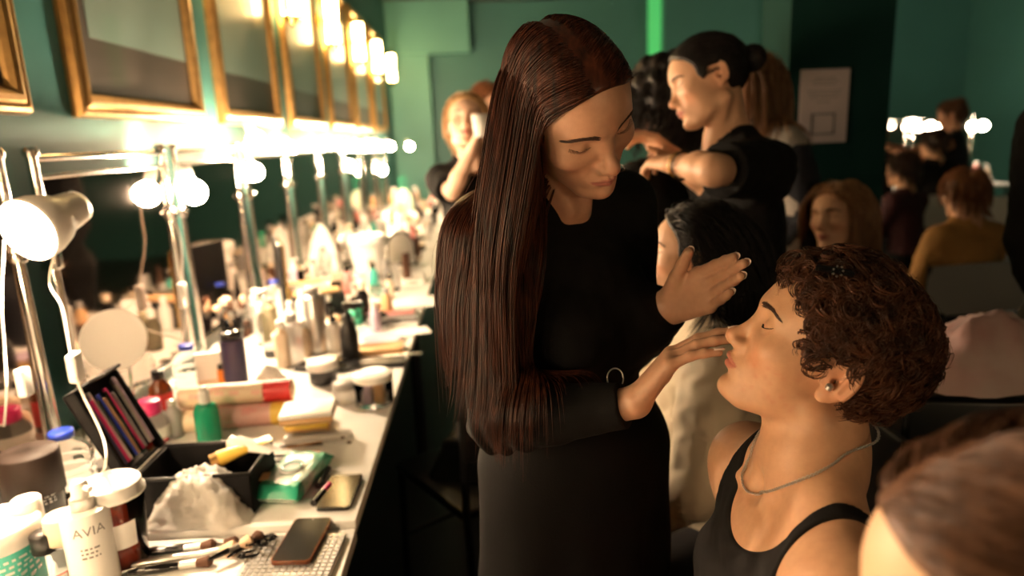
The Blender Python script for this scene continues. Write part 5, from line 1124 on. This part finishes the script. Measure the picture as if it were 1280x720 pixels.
# hair: roots over the scalp, parted in the middle, falling by gravity over shoulder and back
def art_col(P):
    d = head_sdf(F.L(P), 1, ears=False)*F.sc; Q = F.L(P); return np.minimum(np.minimum(d, ell(Q, (.070, 0, -.030), (.062, .060, .098))), np.minimum(B.torso(P, .012), B.arms(P, .014)))
hb = hair_cap(F, r_, H_['dark'], .0035, .003, .0, .0, 'hair')
def art_hair(n, seed, rad, par, nside=3):
    L = scalp_points(n, F, lambda P: hairline(P, .002), seed)
    L2 = scalp_points(n//6, F, lambda P: hairline(P, .002) & (np.abs(P[:, 1]) < .012) & (P[:, 2] > .05), seed+1); L = np.concatenate([L, L2]); n = len(L); r = np.random.default_rng(seed); W = F.o+(L.astype(np.float64) @ F.R.T)
    sg = np.where(L[:, 1] >= -.002, 1., -1.); top = np.clip((L[:, 2]-.06)/.05, 0, 1); fr = np.clip((L[:, 0]-.0)/.06, 0, 1)
    v = np.stack([-.15-.2*(sg > 0), sg*(.25+.9*top), -.35*(1-top)-.05], 1); v0 = v @ F.R.T; v0 /= np.linalg.norm(v0, axis=1)[:, None]
    ln_ = np.where(sg < 0, .56, .56)*(.84+.2*r.random(n)); steps = 42; offs = .006+.013*r.random(n)**1.3; offs = np.where(sg < 0, offs*1.5, offs); hug = np.where(sg > 0, 15, 6)
    back = F.R @ A(-1,0,0); sd = sg[:, None]*(F.R @ A(0,1,0))[None]
    def flow(P, k):
        Q = (P-F.o) @ F.R; tz = np.clip((Q[:, 2]-.045)/.07, 0, 1)
        fl = np.stack([np.where(sg > 0, -.55-.5*np.clip((Q[:, 0])/.05, 0, 1), -.12-.25*np.clip((Q[:, 0]-.03)/.04, 0, 1)), sg*(.05+1.0*tz), -1.05*(1-tz)-.1], 1) @ F.R.T
        f = np.where((hug > k)[:, None], fl, A(0,0,-1)[None])
        T_ = (P-B.cs) @ B.R; ko = min(1, max(0, (k-6)/5))*min(1, max(0, (30-k)/10))
        f = f+(sg < 0)[:, None]*ko*A(-.21,-.02,0)[None]+((sg > 0) & (hug <= k) & (T_[:, 0] > -.09))[:, None]*(-B.fwd*1.3+A(.1,0,0))[None]-((sg < 0) & (k > 12) & (T_[:, 1] > -.075))[:, None]*B.lat[None]*.7
        return f/np.linalg.norm(f, axis=1)[:, None]
    P = grow_hair(W, v0, art_col, steps, ln_/steps, offs, flow=flow, inertia=.62, g=.36, jit=.02, seed=seed, hug=hug)
    Qa = (P-F.o) @ F.R; y = Qa[:, :, 1]*sg[:, None]; early = np.arange(P.shape[1])[None] < 22
    bad = (early & (Qa[:, :, 0] > .030) & (Qa[:, :, 2] < .060) & (y < np.where(sg > 0, .045, .070)[:, None])).any(1)
    Tt = ((P-B.cs) @ B.R); bad |= ((np.arange(P.shape[1])[None] > 16) & (Tt[:, :, 0] > np.where(sg > 0, .05, .02)[:, None]) & (Tt[:, :, 1] > -.05) & ((sg < 0)[:, None] | (Tt[:, :, 1] < .12))).sum(1) > 2
    P = P[~bad]; n = len(P); sg = sg[~bad]
    cl = r.integers(0, 160, n); # gather into locks toward the ends
    for c in range(160):
        m = cl == c
    return strands_mesh('long_strands', P, rad*(.7+.6*r.random(n)), H_['dark'], par, off=off, n=nside)
art_hair(6200, 31, .00080, hb)
# ================= people around and behind
def simple_person(label, F, nb, sL, sR, hips, eL, wL, eR, wR, knees=None, ankles=None, fem=1, k=.95, top='black', sleeve=2.0, trousers='black', h=.006, skin=SKC, neck_r=.066, stand=True, face=True, fwd=None, handk=None, lip=(.36,.10,.08), off_top=.010):
    nb, sL, sR = A(*nb), A(*sL), A(*sR); lat = nrm(A(sL[0]-sR[0], sL[1]-sR[1], 0)); hips = A(*hips); hL, hR = hips+lat*.085, hips-lat*.085; fw = A(lat[1], -lat[0], 0)
    if knees is None: kL, kR, aL, aR = hL-A(0,0,.42)+fw*.02, hR-A(0,0,.42)+fw*.02, A(hL[0],hL[1],.08), A(hR[0],hR[1],.08)
    else: kL, kR, aL, aR = [A(*v) for v in knees+ankles]
    hands = []
    for e, w, sd in ((eL, wL, -1), (eR, wR, 1)):
        e, w = A(*e), A(*w); x = nrm(w-e); z = nrm(A(0,0,1)-x*x[2]+fw*.2); hands.append(hand_prims(Frame(w, x, z, .95), sd, [.35,.4,.45,.5], spread=.03))
    if handk: hands = handk(hands)
    B = Body(F, nb, sL, sR, hL, hR, eL, wL, eR, wR, kL, aL, kR, aR, fem=fem, k=k, handL=hands[0], handR=hands[1])
    root = person_root(label, hips); off = A(*root.location)
    add_skin(B, root, h, skin, lip)
    if face: eyebrows(F, BROW, root, off, lambda q: head_sdf(q, fem), n=70, rad=.0009, z0=.034, length=.010); eyelashes(F, LASH, root, off, n=10, length=.007)
    cloth(B, root, 'top', top_fn(B, off_top, sleeve, neck_r, .06, .004), h, CL[top])
    def tr(P):
        d = B.legs(P, .012)+.004*vnoise(P, 22); d = smin(d, ell(P, B.ch, (.125*k,.175*k,.14*k), B.R), .05); return np.maximum(np.maximum(d, -(P[:, 2]-.09)), P[:,2]-(hips[2]+.10))
    cloth(B, root, 'trousers', tr, h*1.4, CL[trousers])
    for a in (aL, aR): sdf_obj('shoe', lambda P: smax(smin(rc(P, A(a[0],a[1],.045), A(a[0],a[1],.038)+fw*.18, .050, .042), rc(P, A(a[0],a[1],.05), A(a[0],a[1],.12), .046, .048), .02), -P[:,2], .004), A(a[0]-.28,a[1]-.28,-.012), A(a[0]+.28,a[1]+.28,.2), .010, CL['black'], root, off=off)
    return root, B
def fwdF(o, f, up=(0,0,1), sc=1.0): return Frame(o, f, up, sc)
def straight(root, F, m, n, length, B=None, seed=0, rad=.0016, parted=True, back=.3, offr=(.006,.02), keep=None, cap=.009, dz=0, steps=20, init=(-.3,.5,-.3), nm='hair', jit=.04, curl=0, front=True):
    hb = hair_cap(F, root, m, cap, .005, dz); bk = F.R @ A(-1,0,0); sd = F.R @ A(0,1,0)
    col = (lambda P: np.minimum(head_sdf(F.L(P), ears=False)*F.sc, B.torso(P, .018))) if B is not None else None
    def fl(P, k):
        Q = (P-F.o) @ F.R; w = (Q[:, 0] > .015)*(np.abs(Q[:, 1]) < .075)*(Q[:, 2] < .09); f = np.tile(A(0,0,-1), (len(P),1))+w[:, None]*(np.sign(Q[:, 1:2])*sd[None]*1.5+bk[None]*1.2)+bk[None]*back*max(0, 1-k/8)
        return f/np.linalg.norm(f, axis=1)[:, None]
    limb_hair(root, F, m, n, length, A(*init), keep=keep, colf=col, rad=rad, seed=seed, steps=steps, offr=offr, name='strands', par=hb, jit=jit, gflow=fl, inertia=.6, g=.4, curl=curl); return hb
def bun(root, F, m, c, r, par, seed=3, nm='bun'):
    P = []; rr = np.random.default_rng(seed); c = A(*c)
    for i in range(150):
        ax = nrm(rr.normal(size=3)); a1 = nrm(np.cross(ax, rr.normal(size=3))); a2 = np.cross(ax, a1); t = np.linspace(0, 3.6, 14)+rr.random()*6; q = r*(.86+.14*rr.random()); P.append([F.W(c+q*(a1*math.cos(x)+a2*math.sin(x))) for x in t])
    off = A(*root.location); sdf_obj('bun', lambda Q: ell(F.L(Q), c, (r*.95,)*3)*F.sc, F.W(c)-r*1.6, F.W(c)+r*1.6, .005, m, par, off=off)
    strands_mesh('bun_strands', P, .0016, m, par, off=off)
# --- the head in the near right corner
vr, vu, vf = view_axes(1270, 740); o = at(1330, 822, D=.56)
F = Frame(o, -vr*.90-vu*.22-vf*.16, vu*.95+vr*.0-vf*.45, 1.0); nb = F.o+A(.035,.01,-.145)
root, B = simple_person('person with parted brown hair in the near lower right corner, head seen close up', F, nb, nb+A(-.02,-.165,-.04), nb+A(.0,.165,-.05) if False else nb+A(.02,.150,-.05), (nb[0]+.06, nb[1]-.02, .55), (nb[0]-.02, nb[1]-.20, .84), (nb[0]-.24, nb[1]-.12, .72), (nb[0]+.03, nb[1]+.17, .84), (nb[0]-.22, nb[1]+.10, .72),
    knees=((nb[0]-.36, nb[1]-.10, .52),(nb[0]-.36, nb[1]+.10, .52)), ankles=((nb[0]-.38, nb[1]-.10, .08),(nb[0]-.38, nb[1]+.10, .08)), fem=1, top='black', h=.005, skin=(.66,.40,.24))
hb = hair_cap(F, root, H_['brown'], .004, .004); bk_ = F.R @ A(-1,0,0); sd_ = F.R @ A(0,1,0)
def tied(P, k):
    Q = (P-F.o) @ F.R; f = bk_[None]*1.0+A(0,0,-.35)[None]+np.where(np.abs(Q[:, 1:2]) < .06, np.sign(Q[:, 1:2]), 0)*sd_[None]*.8*(Q[:, 2:3] > .02)+A(0,0,-1)[None]*(Q[:, 0:1] < -.08)*1.5
    return f/np.linalg.norm(f, axis=1)[:, None]
limb_hair(root, F, H_['brown'], 4200, .30, A(-.6,.9,.0), rad=.0010, seed=50, steps=24, offr=(.003,.010), name='strands', par=hb, gflow=tied, inertia=.6, g=.4, jit=.02)
# --- t-shirt woman doing hair
F = fwdF((0.607,1.810,1.605), (-0.97,0.05,-0.24), (-0.2,0.25,0.95), .97)
wLh = at(842,205,D=1.76); eLh = at(893,213,D=1.62); eRh = at(880,225,D=1.98); wRh = at(842,195,D=1.93)
root, B = simple_person('standing woman in black t-shirt with dark hair in a bun, styling black curls', F, (.672,1.835,1.450), (.700,1.665,1.395), (.70,2.0,1.395), (.74,1.88,.95), eLh, wLh, eRh, wRh, fem=1, k=.98, top='black', sleeve=.86, h=.0045, neck_r=.070, off_top=.012)
off = A(*root.location); hb = hair_cap(F, root, H_['black'], .008, .004); bun(root, F, H_['black'], (-.125,0,.040), .036, hb)
Ls = lambda: None
limb_hair(root, F, H_['black'], 900, .13, A(-1,.1,-.1), rad=.0010, seed=61, steps=12, offr=(.004,.010), name='strands', par=hb, gflow=lambda P, k: (lambda v: v/np.linalg.norm(v, axis=1)[:, None])(F.W(A(-.125,0,.04))[None]-P), inertia=.5, g=.6, jit=.02)
w_ = at(846,206,D=1.742)-off; ax = nrm(eLh-wLh); a1 = nrm(np.cross(ax, A(0,0,1))); a2 = np.cross(ax, a1); wc = wLh+ax*.03-off
MB().tube([wc+(a1*math.cos(a)+a2*math.sin(a))*.032 for a in np.linspace(0,2*PI,25)[:-1]], .0025, 6, closed=True).build('bracelet', M['brass'], root)
MB().tube([wc+ax*.016+(a1*math.cos(a)+a2*math.sin(a))*.034 for a in np.linspace(0,2*PI,25)[:-1]], .003, 6, closed=True).build('hair_tie', M['black'], root)
# --- the person whose black curls are being styled
F = fwdF(at(834,140,D=2.22), (-.55,.8,-.1)); nb = F.o+A(.01,-.01,-.145)
root, B = simple_person('person with a mass of black curls and bare shoulders, seen from behind', F, nb, nb+A(-.13,-.11,-.05) if False else nb+A(-.13,-.10,-.06), nb+A(.13,.10,-.06), (nb[0], nb[1], .92), nb+A(-.19,-.16,-.32), nb+A(-.16,-.05,-.52), nb+A(.18,.12,-.34), nb+A(.16,.18,-.56), fem=1, k=.93, top='black', sleeve=.05, h=.006, neck_r=.115, face=False, skin=(.42,.22,.14))
hb = hair_cap(F, root, H_['black'], .045, .006, amp=.012); limb_hair(root, F, H_['black'], 1500, .17, A(-.4,.8,0), rad=.0013, seed=66, steps=16, offr=(.012,.045), name='curls', par=hb, curl=.012, jit=.3)
# --- seated woman in cream jacket
F = fwdF((.462,1.452,1.213), (-.93,.26,.14), (.1,.05,1), .93)
nb = A(.50,1.46,1.075); root, B = simple_person('seated dark-haired woman in cream jacket, profile showing behind the raised hand', F, nb, (.47,1.30,1.03), (.47,1.62,1.03), (.56,1.46,.52), (.40,1.25,.78), (.24,1.36,.66), (.42,1.68,.78), (.26,1.56,.66),
    knees=((.16,1.37,.50),(.16,1.55,.50)), ankles=((.12,1.37,.08),(.12,1.55,.08)), fem=1, k=.92, top='cream', sleeve=1.95, h=.0045, neck_r=.070, trousers='denim', off_top=.020)
straight(root, F, H_['black'], 1500, .34, B, seed=71, rad=.0011, back=.9, init=(-.8,.5,-.3))
sdf_obj('open_collar', lambda P: smax(np.abs(rc(P, nb+A(.0,0,-.01), nb+A(-.015,0,.055), .068, .060))-.0045, P[:,0]*0+np.maximum(-(P[:,2]-(nb[2]-.02)), P[:,2]-(nb[2]+.05)), .004), nb-.12, nb+.12, .004, CL['cream'], root, off=A(*root.location))
# --- blonde woman standing by the tables
F = fwdF((-0.043,2.901,1.538), (-0.022,-0.946,0.323), (0.058,0.321,0.945), 1.0); nb = A(-.03,2.97,1.385)
eR_ = at(566,240,D=2.83); wR_ = at(590,186,D=2.76)
root, B = simple_person('blonde woman in black t-shirt standing by the tables with a white cup at her mouth', F, nb, (.12,2.98,1.335), (-.17,2.96,1.325), (-.02,3.02,.93), (.17,2.96,1.05), (.10,2.80,.95), eR_, wR_, fem=1, k=.92, top='black', sleeve=.75, h=.006, skin=(.66,.42,.29), trousers='denim')
hb = straight(root, F, H_['blonde'], 700, .10, None, seed=81, rad=.0017, back=1.2, init=(-1,.4,.2)); 
c = at(601,158,D=2.68); t = thing('cup', 'small white cup held to the mouth of the blonde woman', 'cup', c-A(0,0,.04)); MB().lathe([(1e-4,0),(.026,0),(.036,.085),(.033,.085),(.024,.004),(1e-4,.004)], 24, caps=False).build('cup', M['white'], t)
# --- someone just behind her
F = fwdF(at(612,138,D=3.6), (.5,-.8,0)); nb = F.o+A(0,.03,-.15); root, B = simple_person('person with reddish hair mostly hidden behind the blonde woman', F, nb, nb+A(.13,.06,-.05), nb+A(-.13,-.06,-.05), (nb[0], nb[1], .93), nb+A(.18,.05,-.33), nb+A(.14,-.1,-.5), nb+A(-.18,-.1,-.33), nb+A(-.1,-.2,-.5), fem=1, top='black', h=.009, face=False)
straight(root, F, H_['copper'], 350, .25, B, seed=83, rad=.0026)
# --- woman with patterned jacket behind the t-shirt woman
F = fwdF(at(934,116,D=2.72), (-.85,-.35,-.05)); nb = F.o+A(.03,.02,-.15); root, B = simple_person('woman with long blonde hair and black and white patchwork jacket behind the t-shirt woman', F, nb, nb+A(.06,-.17,-.05), nb+A(-.02,.16,-.05), (nb[0]+.03, nb[1], .93), nb+A(.14,-.22,-.33), nb+A(-.05,-.28,-.45), nb+A(.0,.22,-.33), nb+A(-.12,.2,-.5), fem=1, k=.98, top='patch' if False else 'white', sleeve=1.95, h=.007, off_top=.02)
m = CL['white'].copy(); m.name = 'patchwork_cloth'; nt = m.node_tree; bs = nt.nodes['Principled BSDF']; ck = nt.nodes.new('ShaderNodeTexVoronoi'); ck.distance = 'CHEBYCHEV'; ck.inputs['Scale'].default_value = 10; cr = nt.nodes.new('ShaderNodeValToRGB'); cr.color_ramp.interpolation = 'CONSTANT'; cr.color_ramp.elements[0].color = (.012,.012,.018,1); cr.color_ramp.elements[1].position = .55; cr.color_ramp.elements[1].color = (.35,.30,.26,1)
tc = nt.nodes.new('ShaderNodeTexCoord'); nt.links.new(tc.outputs['Object'], ck.inputs['Vector']); sp = nt.nodes.new('ShaderNodeSeparateColor'); nt.links.new(ck.outputs['Color'], sp.inputs[0]); nt.links.new(sp.outputs[0], cr.inputs[0]); nt.links.new(cr.outputs[0], bs.inputs['Base Color'])
for ch in root.children:
    if ch.name.startswith('top'): ch.data.materials[0] = m
straight(root, F, H_['ltbrown'], 700, .34, B, seed=85, rad=.0020, offr=(.008,.03))
# --- seated girl by the pillar
F = fwdF((1.174,2.188,1.181), (-0.817,-0.466,0.10), (0.1,0.2,0.95), .95); nb = A(1.20,2.22,1.03); root, B = simple_person('seated girl with long light brown hair in front of the dark pillar', F, nb, (1.28,2.08,.985), (1.10,2.36,.985), (1.24,2.24,.50), (1.27,1.98,.74), (1.05,1.92,.62), (1.02,2.42,.74), (.88,2.30,.62),
    knees=((.93,2.0,.50),(.86,2.15,.50)), ankles=((.90,1.98,.08),(.83,2.13,.08)), fem=1, k=.9, top='black', h=.006)
straight(root, F, H_['ltbrown'], 1300, .36, B, seed=87, rad=.0016, init=(-.2,.9,-.1), back=.1)
# --- right-hand group far back
def back_person(label, px, py, D, f, top, hair, sit, sk=.95, h=.010, hl=.2, skin=SKC, arms=None, sleeve=1.95, hoff=(.006,.02), n=260, k=.95, bn=None, seed=0):
    F = fwdF(at(px, py, D=D), f); f = nrm(A(f[0], f[1], 0)); l = A(-f[1], f[0], 0); nb = F.o-f*.04+A(0,0,-.15); sL, sR = nb+l*.15+A(0,0,-.05), nb-l*.15+A(0,0,-.05)
    hips = nb-f*.04; hips[2] = .50 if sit else .93
    if sit: hips[2] = min(hips[2], nb[2]-.48)
    eL, eR = sL+l*.05+A(0,0,-.28)+f*.08, sR-l*.05+A(0,0,-.28)+f*.08; wl_, wr_ = eL+f*.22+A(0,0,.02), eR+f*.22+A(0,0,.02)
    if arms: eR, wr_ = [F.o+f*a[0]+l*a[1]+A(0,0,a[2]) for a in arms[0]]; eL, wl_ = [F.o+f*a[0]+l*a[1]+A(0,0,a[2]) for a in arms[1]]
    kn = None if not sit else tuple(tuple(hips+f*.40+l*s*.10+A(0,0,.0)) for s in (1,-1)); an = None if not sit else tuple((hips[0]+f[0]*.43+l[0]*s*.10, hips[1]+f[1]*.43+l[1]*s*.10, .08) for s in (1,-1))
    root, B = simple_person(label, F, nb, sL, sR, hips, eL, wl_, eR, wr_, knees=kn, ankles=an, fem=1, k=k, top=top, h=h, face=False, skin=skin, sleeve=sleeve)
    hb = straight(root, F, H_[hair], n, hl, B, seed=seed, rad=.0030, offr=hoff)
    if bn: bun(root, F, H_[hair], bn, .045, hb)
    return root, B, F
back_person('seated person in mustard top with a copper bun, back turned, at the right', 1205, 246, 4.1, (-.1,1,-.1), 'mustard', 'copper', True, hl=.12, bn=(-.08,0,.09), seed=91, k=1.12)
back_person('standing woman in dark tank top with brown bun before the far lit mirrors', 1190, 146, 7.0, (-.75,.6,-.2), 'denim', 'brown', False, hl=.06, arms=(((.30,.10,-.28),(.42,.30,-.22)),((.20,.30,-.35),(.42,.22,-.24))), sleeve=.05, bn=(-.07,0,.10), seed=92, skin=(.40,.2,.12))
back_person('seated person in black top with short dark hair facing the far mirrors', 1166, 182, 6.7, (-.2,1,0), 'black', 'dkbrown', True, hl=.07, seed=93, k=1.05)
back_person('seated person in dark maroon top left of the far white chair', 1128, 215, 5.6, (-.4,.9,0), 'maroon', 'dkbrown', True, hl=.10, seed=94)
back_person('person with bare arm half hidden behind the pillar edge at the far mirrors', 1094, 160, 7.0, (.6,.8,0), 'black', 'copper', False, hl=.18, seed=95, sleeve=.4, arms=(((.2,-.2,-.25),(.3,-.1,-.4)),((.2,.2,-.25),(.3,.1,-.4))))
# --- figure in black cut by the right edge
F = fwdF(at(1440,50,D=2.3), (-.5,-.8,0)); nb = F.o+A(.02,.03,-.15); root, B = simple_person('person in black cut off by the right edge of the view', F, nb, nb+A(.15,-.09,-.05), nb+A(-.15,.09,-.05), (nb[0], nb[1], .93), nb+A(.2,-.1,-.33), nb+A(.15,-.2,-.5), nb+A(-.17,.08,-.34), nb+A(-.13,-.02,-.56), fem=0, k=1.0, top='black', h=.008, face=False, trousers='grey')
straight(root, F, H_['dkbrown'], 400, .06, None, seed=97, rad=.0025)
# ================= chairs, benches and clothes on them
def chair(loc, rz, label, seat='grey', frame='black', sh=.46, group=None, back=.86, w=.22):
    t = thing('folding_chair', label, 'chair', loc, rz, group)
    MB().box(-w,w,-.21,.21,sh-.03,sh,b=.010).build('seat', M[seat], t)
    MB().box(-w,w,-.235,-.215,back-.24,back,b=.008).build('backrest', M[seat], t)
    for x in (-w+.01, w-.01):
        MB().tube([(x,.20,0),(x,.18,sh-.03)], .012).build('leg', M[frame], t); MB().tube([(x,-.24,0),(x,-.21,sh),(x,-.225,back)], .012).build('leg', M[frame], t)
    MB().tube([(-w,.19,.2),(w,.19,.2)], .008).tube([(-w,-.23,.2),(w,-.23,.2)], .008).build('stretcher', M[frame], t); return t
chair((.50,.80,0), PI/2, 'dark chair under the young man in the tank top', 'black')
chair((.62,1.46,0), PI/2, 'dark chair under the woman in the cream jacket', 'black')
chair((1.24,2.26,0), PI*.62, 'dark chair under the girl by the pillar', 'black')
chair((float(B.hL[0])*0+.44,.35,0), PI/2, 'dark chair under the person in the near right corner', 'black')
p = at(1180,340,D=3.7); chair((p[0]+.16,p[1]+.25,0), .1, 'grey-backed chair behind the person in mustard', 'grey', back=.84, w=.26)
p = at(1160,240,D=6.2); chair((p[0],p[1],0), .15, 'white folding chair under the person in black at the far mirrors', 'white', 'white', back=.95, w=.30)
p = at(1225,240,D=6.6); chair((p[0],p[1],0), -.1, 'white folding chair right of the person in black at the far mirrors', 'white', 'white', back=.90, w=.30)
# white and pink garment heaped over a chair at the right
pz = at(1245,468,D=1.9); t = chair((pz[0],pz[1]+.12,0), -.2, 'dark chair carrying the white and pink puffy jacket', 'black', sh=float(pz[2]), back=float(pz[2])-.02, w=.2)
M['puffy'] = mat('white_pink_print_cloth', (.62,.54,.50), .6, noise=.5, nscale=5, color2=(.50,.24,.22), bump=.2, bscale=40)
crumple('puffy_jacket', 0, 0, .20, .14, .26, 'puffy', 'white puffy jacket with faded pink pattern heaped on a chair at the right', 'jacket', 33, k=1.2, thing_at=(pz[0]+.01,pz[1]+.02,pz[2]+.002), rot=-.35)
crumple('puffy_jacket', 0, 0, .12, .12, .12, 'white', 'plain white cloth tucked under the pink patterned jacket at the right', 'cloth', 35, k=1, thing_at=(pz[0]+.20,pz[1]-.02,pz[2]+.002), rot=-.35)
# dark coat over a stool beside the tables
q = A(-.03,2.05,0); chair(q, .6, 'dark chair in the shade between the tables and the woman with long hair', 'black')
crumple('dark_coat', 0, 0, .20, .16, .30, 'blackm', 'dark coat heaped on the chair beside the tables', 'coat', 41, k=1, thing_at=(q[0],q[1],.462))
# ================= a second row of mirrors behind the photographer on the right
t = thing('make_up_table', 'white make-up table behind the camera on the right, out of view', 'table', (1.9,-1.75,0), 0); MB().box(-.8,.8,-.3,.3,.72,.75,b=.004).build('tabletop', M['wtable'], t)
for sx in (-.74,.74):
    for sy in (-.25,.25): MB().tube([(sx,sy,0),(sx,sy,.72)], .018).build('leg', M['black'], t)
s = station(-.36, .36, 'behind the camera on the right table, out of view', x=0); s.location = (1.9, -1.92, .75); s.rotation_euler = (0,0,PI/2)
for x, z in ((1.5,1.45),(2.3,1.45),(1.9,1.55)): bulb_lamp((x,-1.82,z), 'globe bulb on the mirror behind the camera on the right, out of view', 'bulbw', r=.045, look=(-.3,.8,-.4))
# ================= far lit mirrors on the right
t = thing('make_up_table', 'far white table by the lit mirrors at the back right', 'table', (5.0,7.75,0), 0); MB().box(-1.0,1.0,-.3,.3,.72,.75,b=.004).build('tabletop', M['wtable'], t)
for sx in (-.94,.94):
    for sy in (-.25,.25): MB().tube([(sx,sy,0),(sx,sy,.72)], .018).build('leg', M['black'], t)
for i, x in enumerate((4.62, 5.42)):
    s = station(-.36, .36, ['left of the two far mirrors on the right table', 'right of the two far mirrors on the right table'][i], x=0); s.location = (x, 7.92, .75); s.rotation_euler = (0,0,-PI/2)
for j, (px, py) in enumerate([(1140,155),(1163,158),(1178,158),(1216,158),(1229,157)]):
    bulb_lamp(at(px, py, Y=7.72), 'glowing globe bulb on the far right mirrors, '+['first from the left','second from the left','third from the left','fourth from the left','last on the right'][j], 'bulbr', r=.05, look=(-.1,-.8,-.5))
r5 = np.random.default_rng(8)
for i in range(22):
    k = kinds[r5.integers(6)]; cm = cols[[0,0,1,3,0,4,14,0,9][r5.integers(9)]]
    t = clutter_proto(k[0], cm[1], 'white'); t.location = (4.1+i*.082, 7.55+.18*r5.random(), .7505); t.scale = (1.2,)*3; t.rotation_euler = (0,0,r5.random()*6); t['label'] = 'small cosmetic item on the far table before the lit mirrors at the right'; t['group'] = 'cosmetics on the far right table'
# ------------------------------------------------------------------ camera, world, view
cd = bpy.data.cameras.new('camera'); co = bpy.data.objects.new('camera', cd); link(co)
Mx = Matrix.Identity(4)
for i in range(3):
    for j in range(3): Mx[i][j] = float(CR[i][j])
    Mx[i][3] = float(CAM[i])
co.matrix_world = Mx; cd.lens = 24.0; cd.sensor_width = 36.0; cd.clip_start = .02
cd.dof.use_dof = True; cd.dof.focus_distance = .93; cd.dof.aperture_fstop = 2.2
bpy.context.scene.camera = co
w = bpy.data.worlds.new('world'); bpy.context.scene.world = w; w.use_nodes = True
w.node_tree.nodes['Background'].inputs[0].default_value = (.05,.045,.04,1); w.node_tree.nodes['Background'].inputs[1].default_value = .3
vs = bpy.context.scene.view_settings; vs.view_transform = 'Standard'; vs.look = 'None'; vs.gamma = 1; vs.use_curve_mapping = False; vs.exposure = 0.4
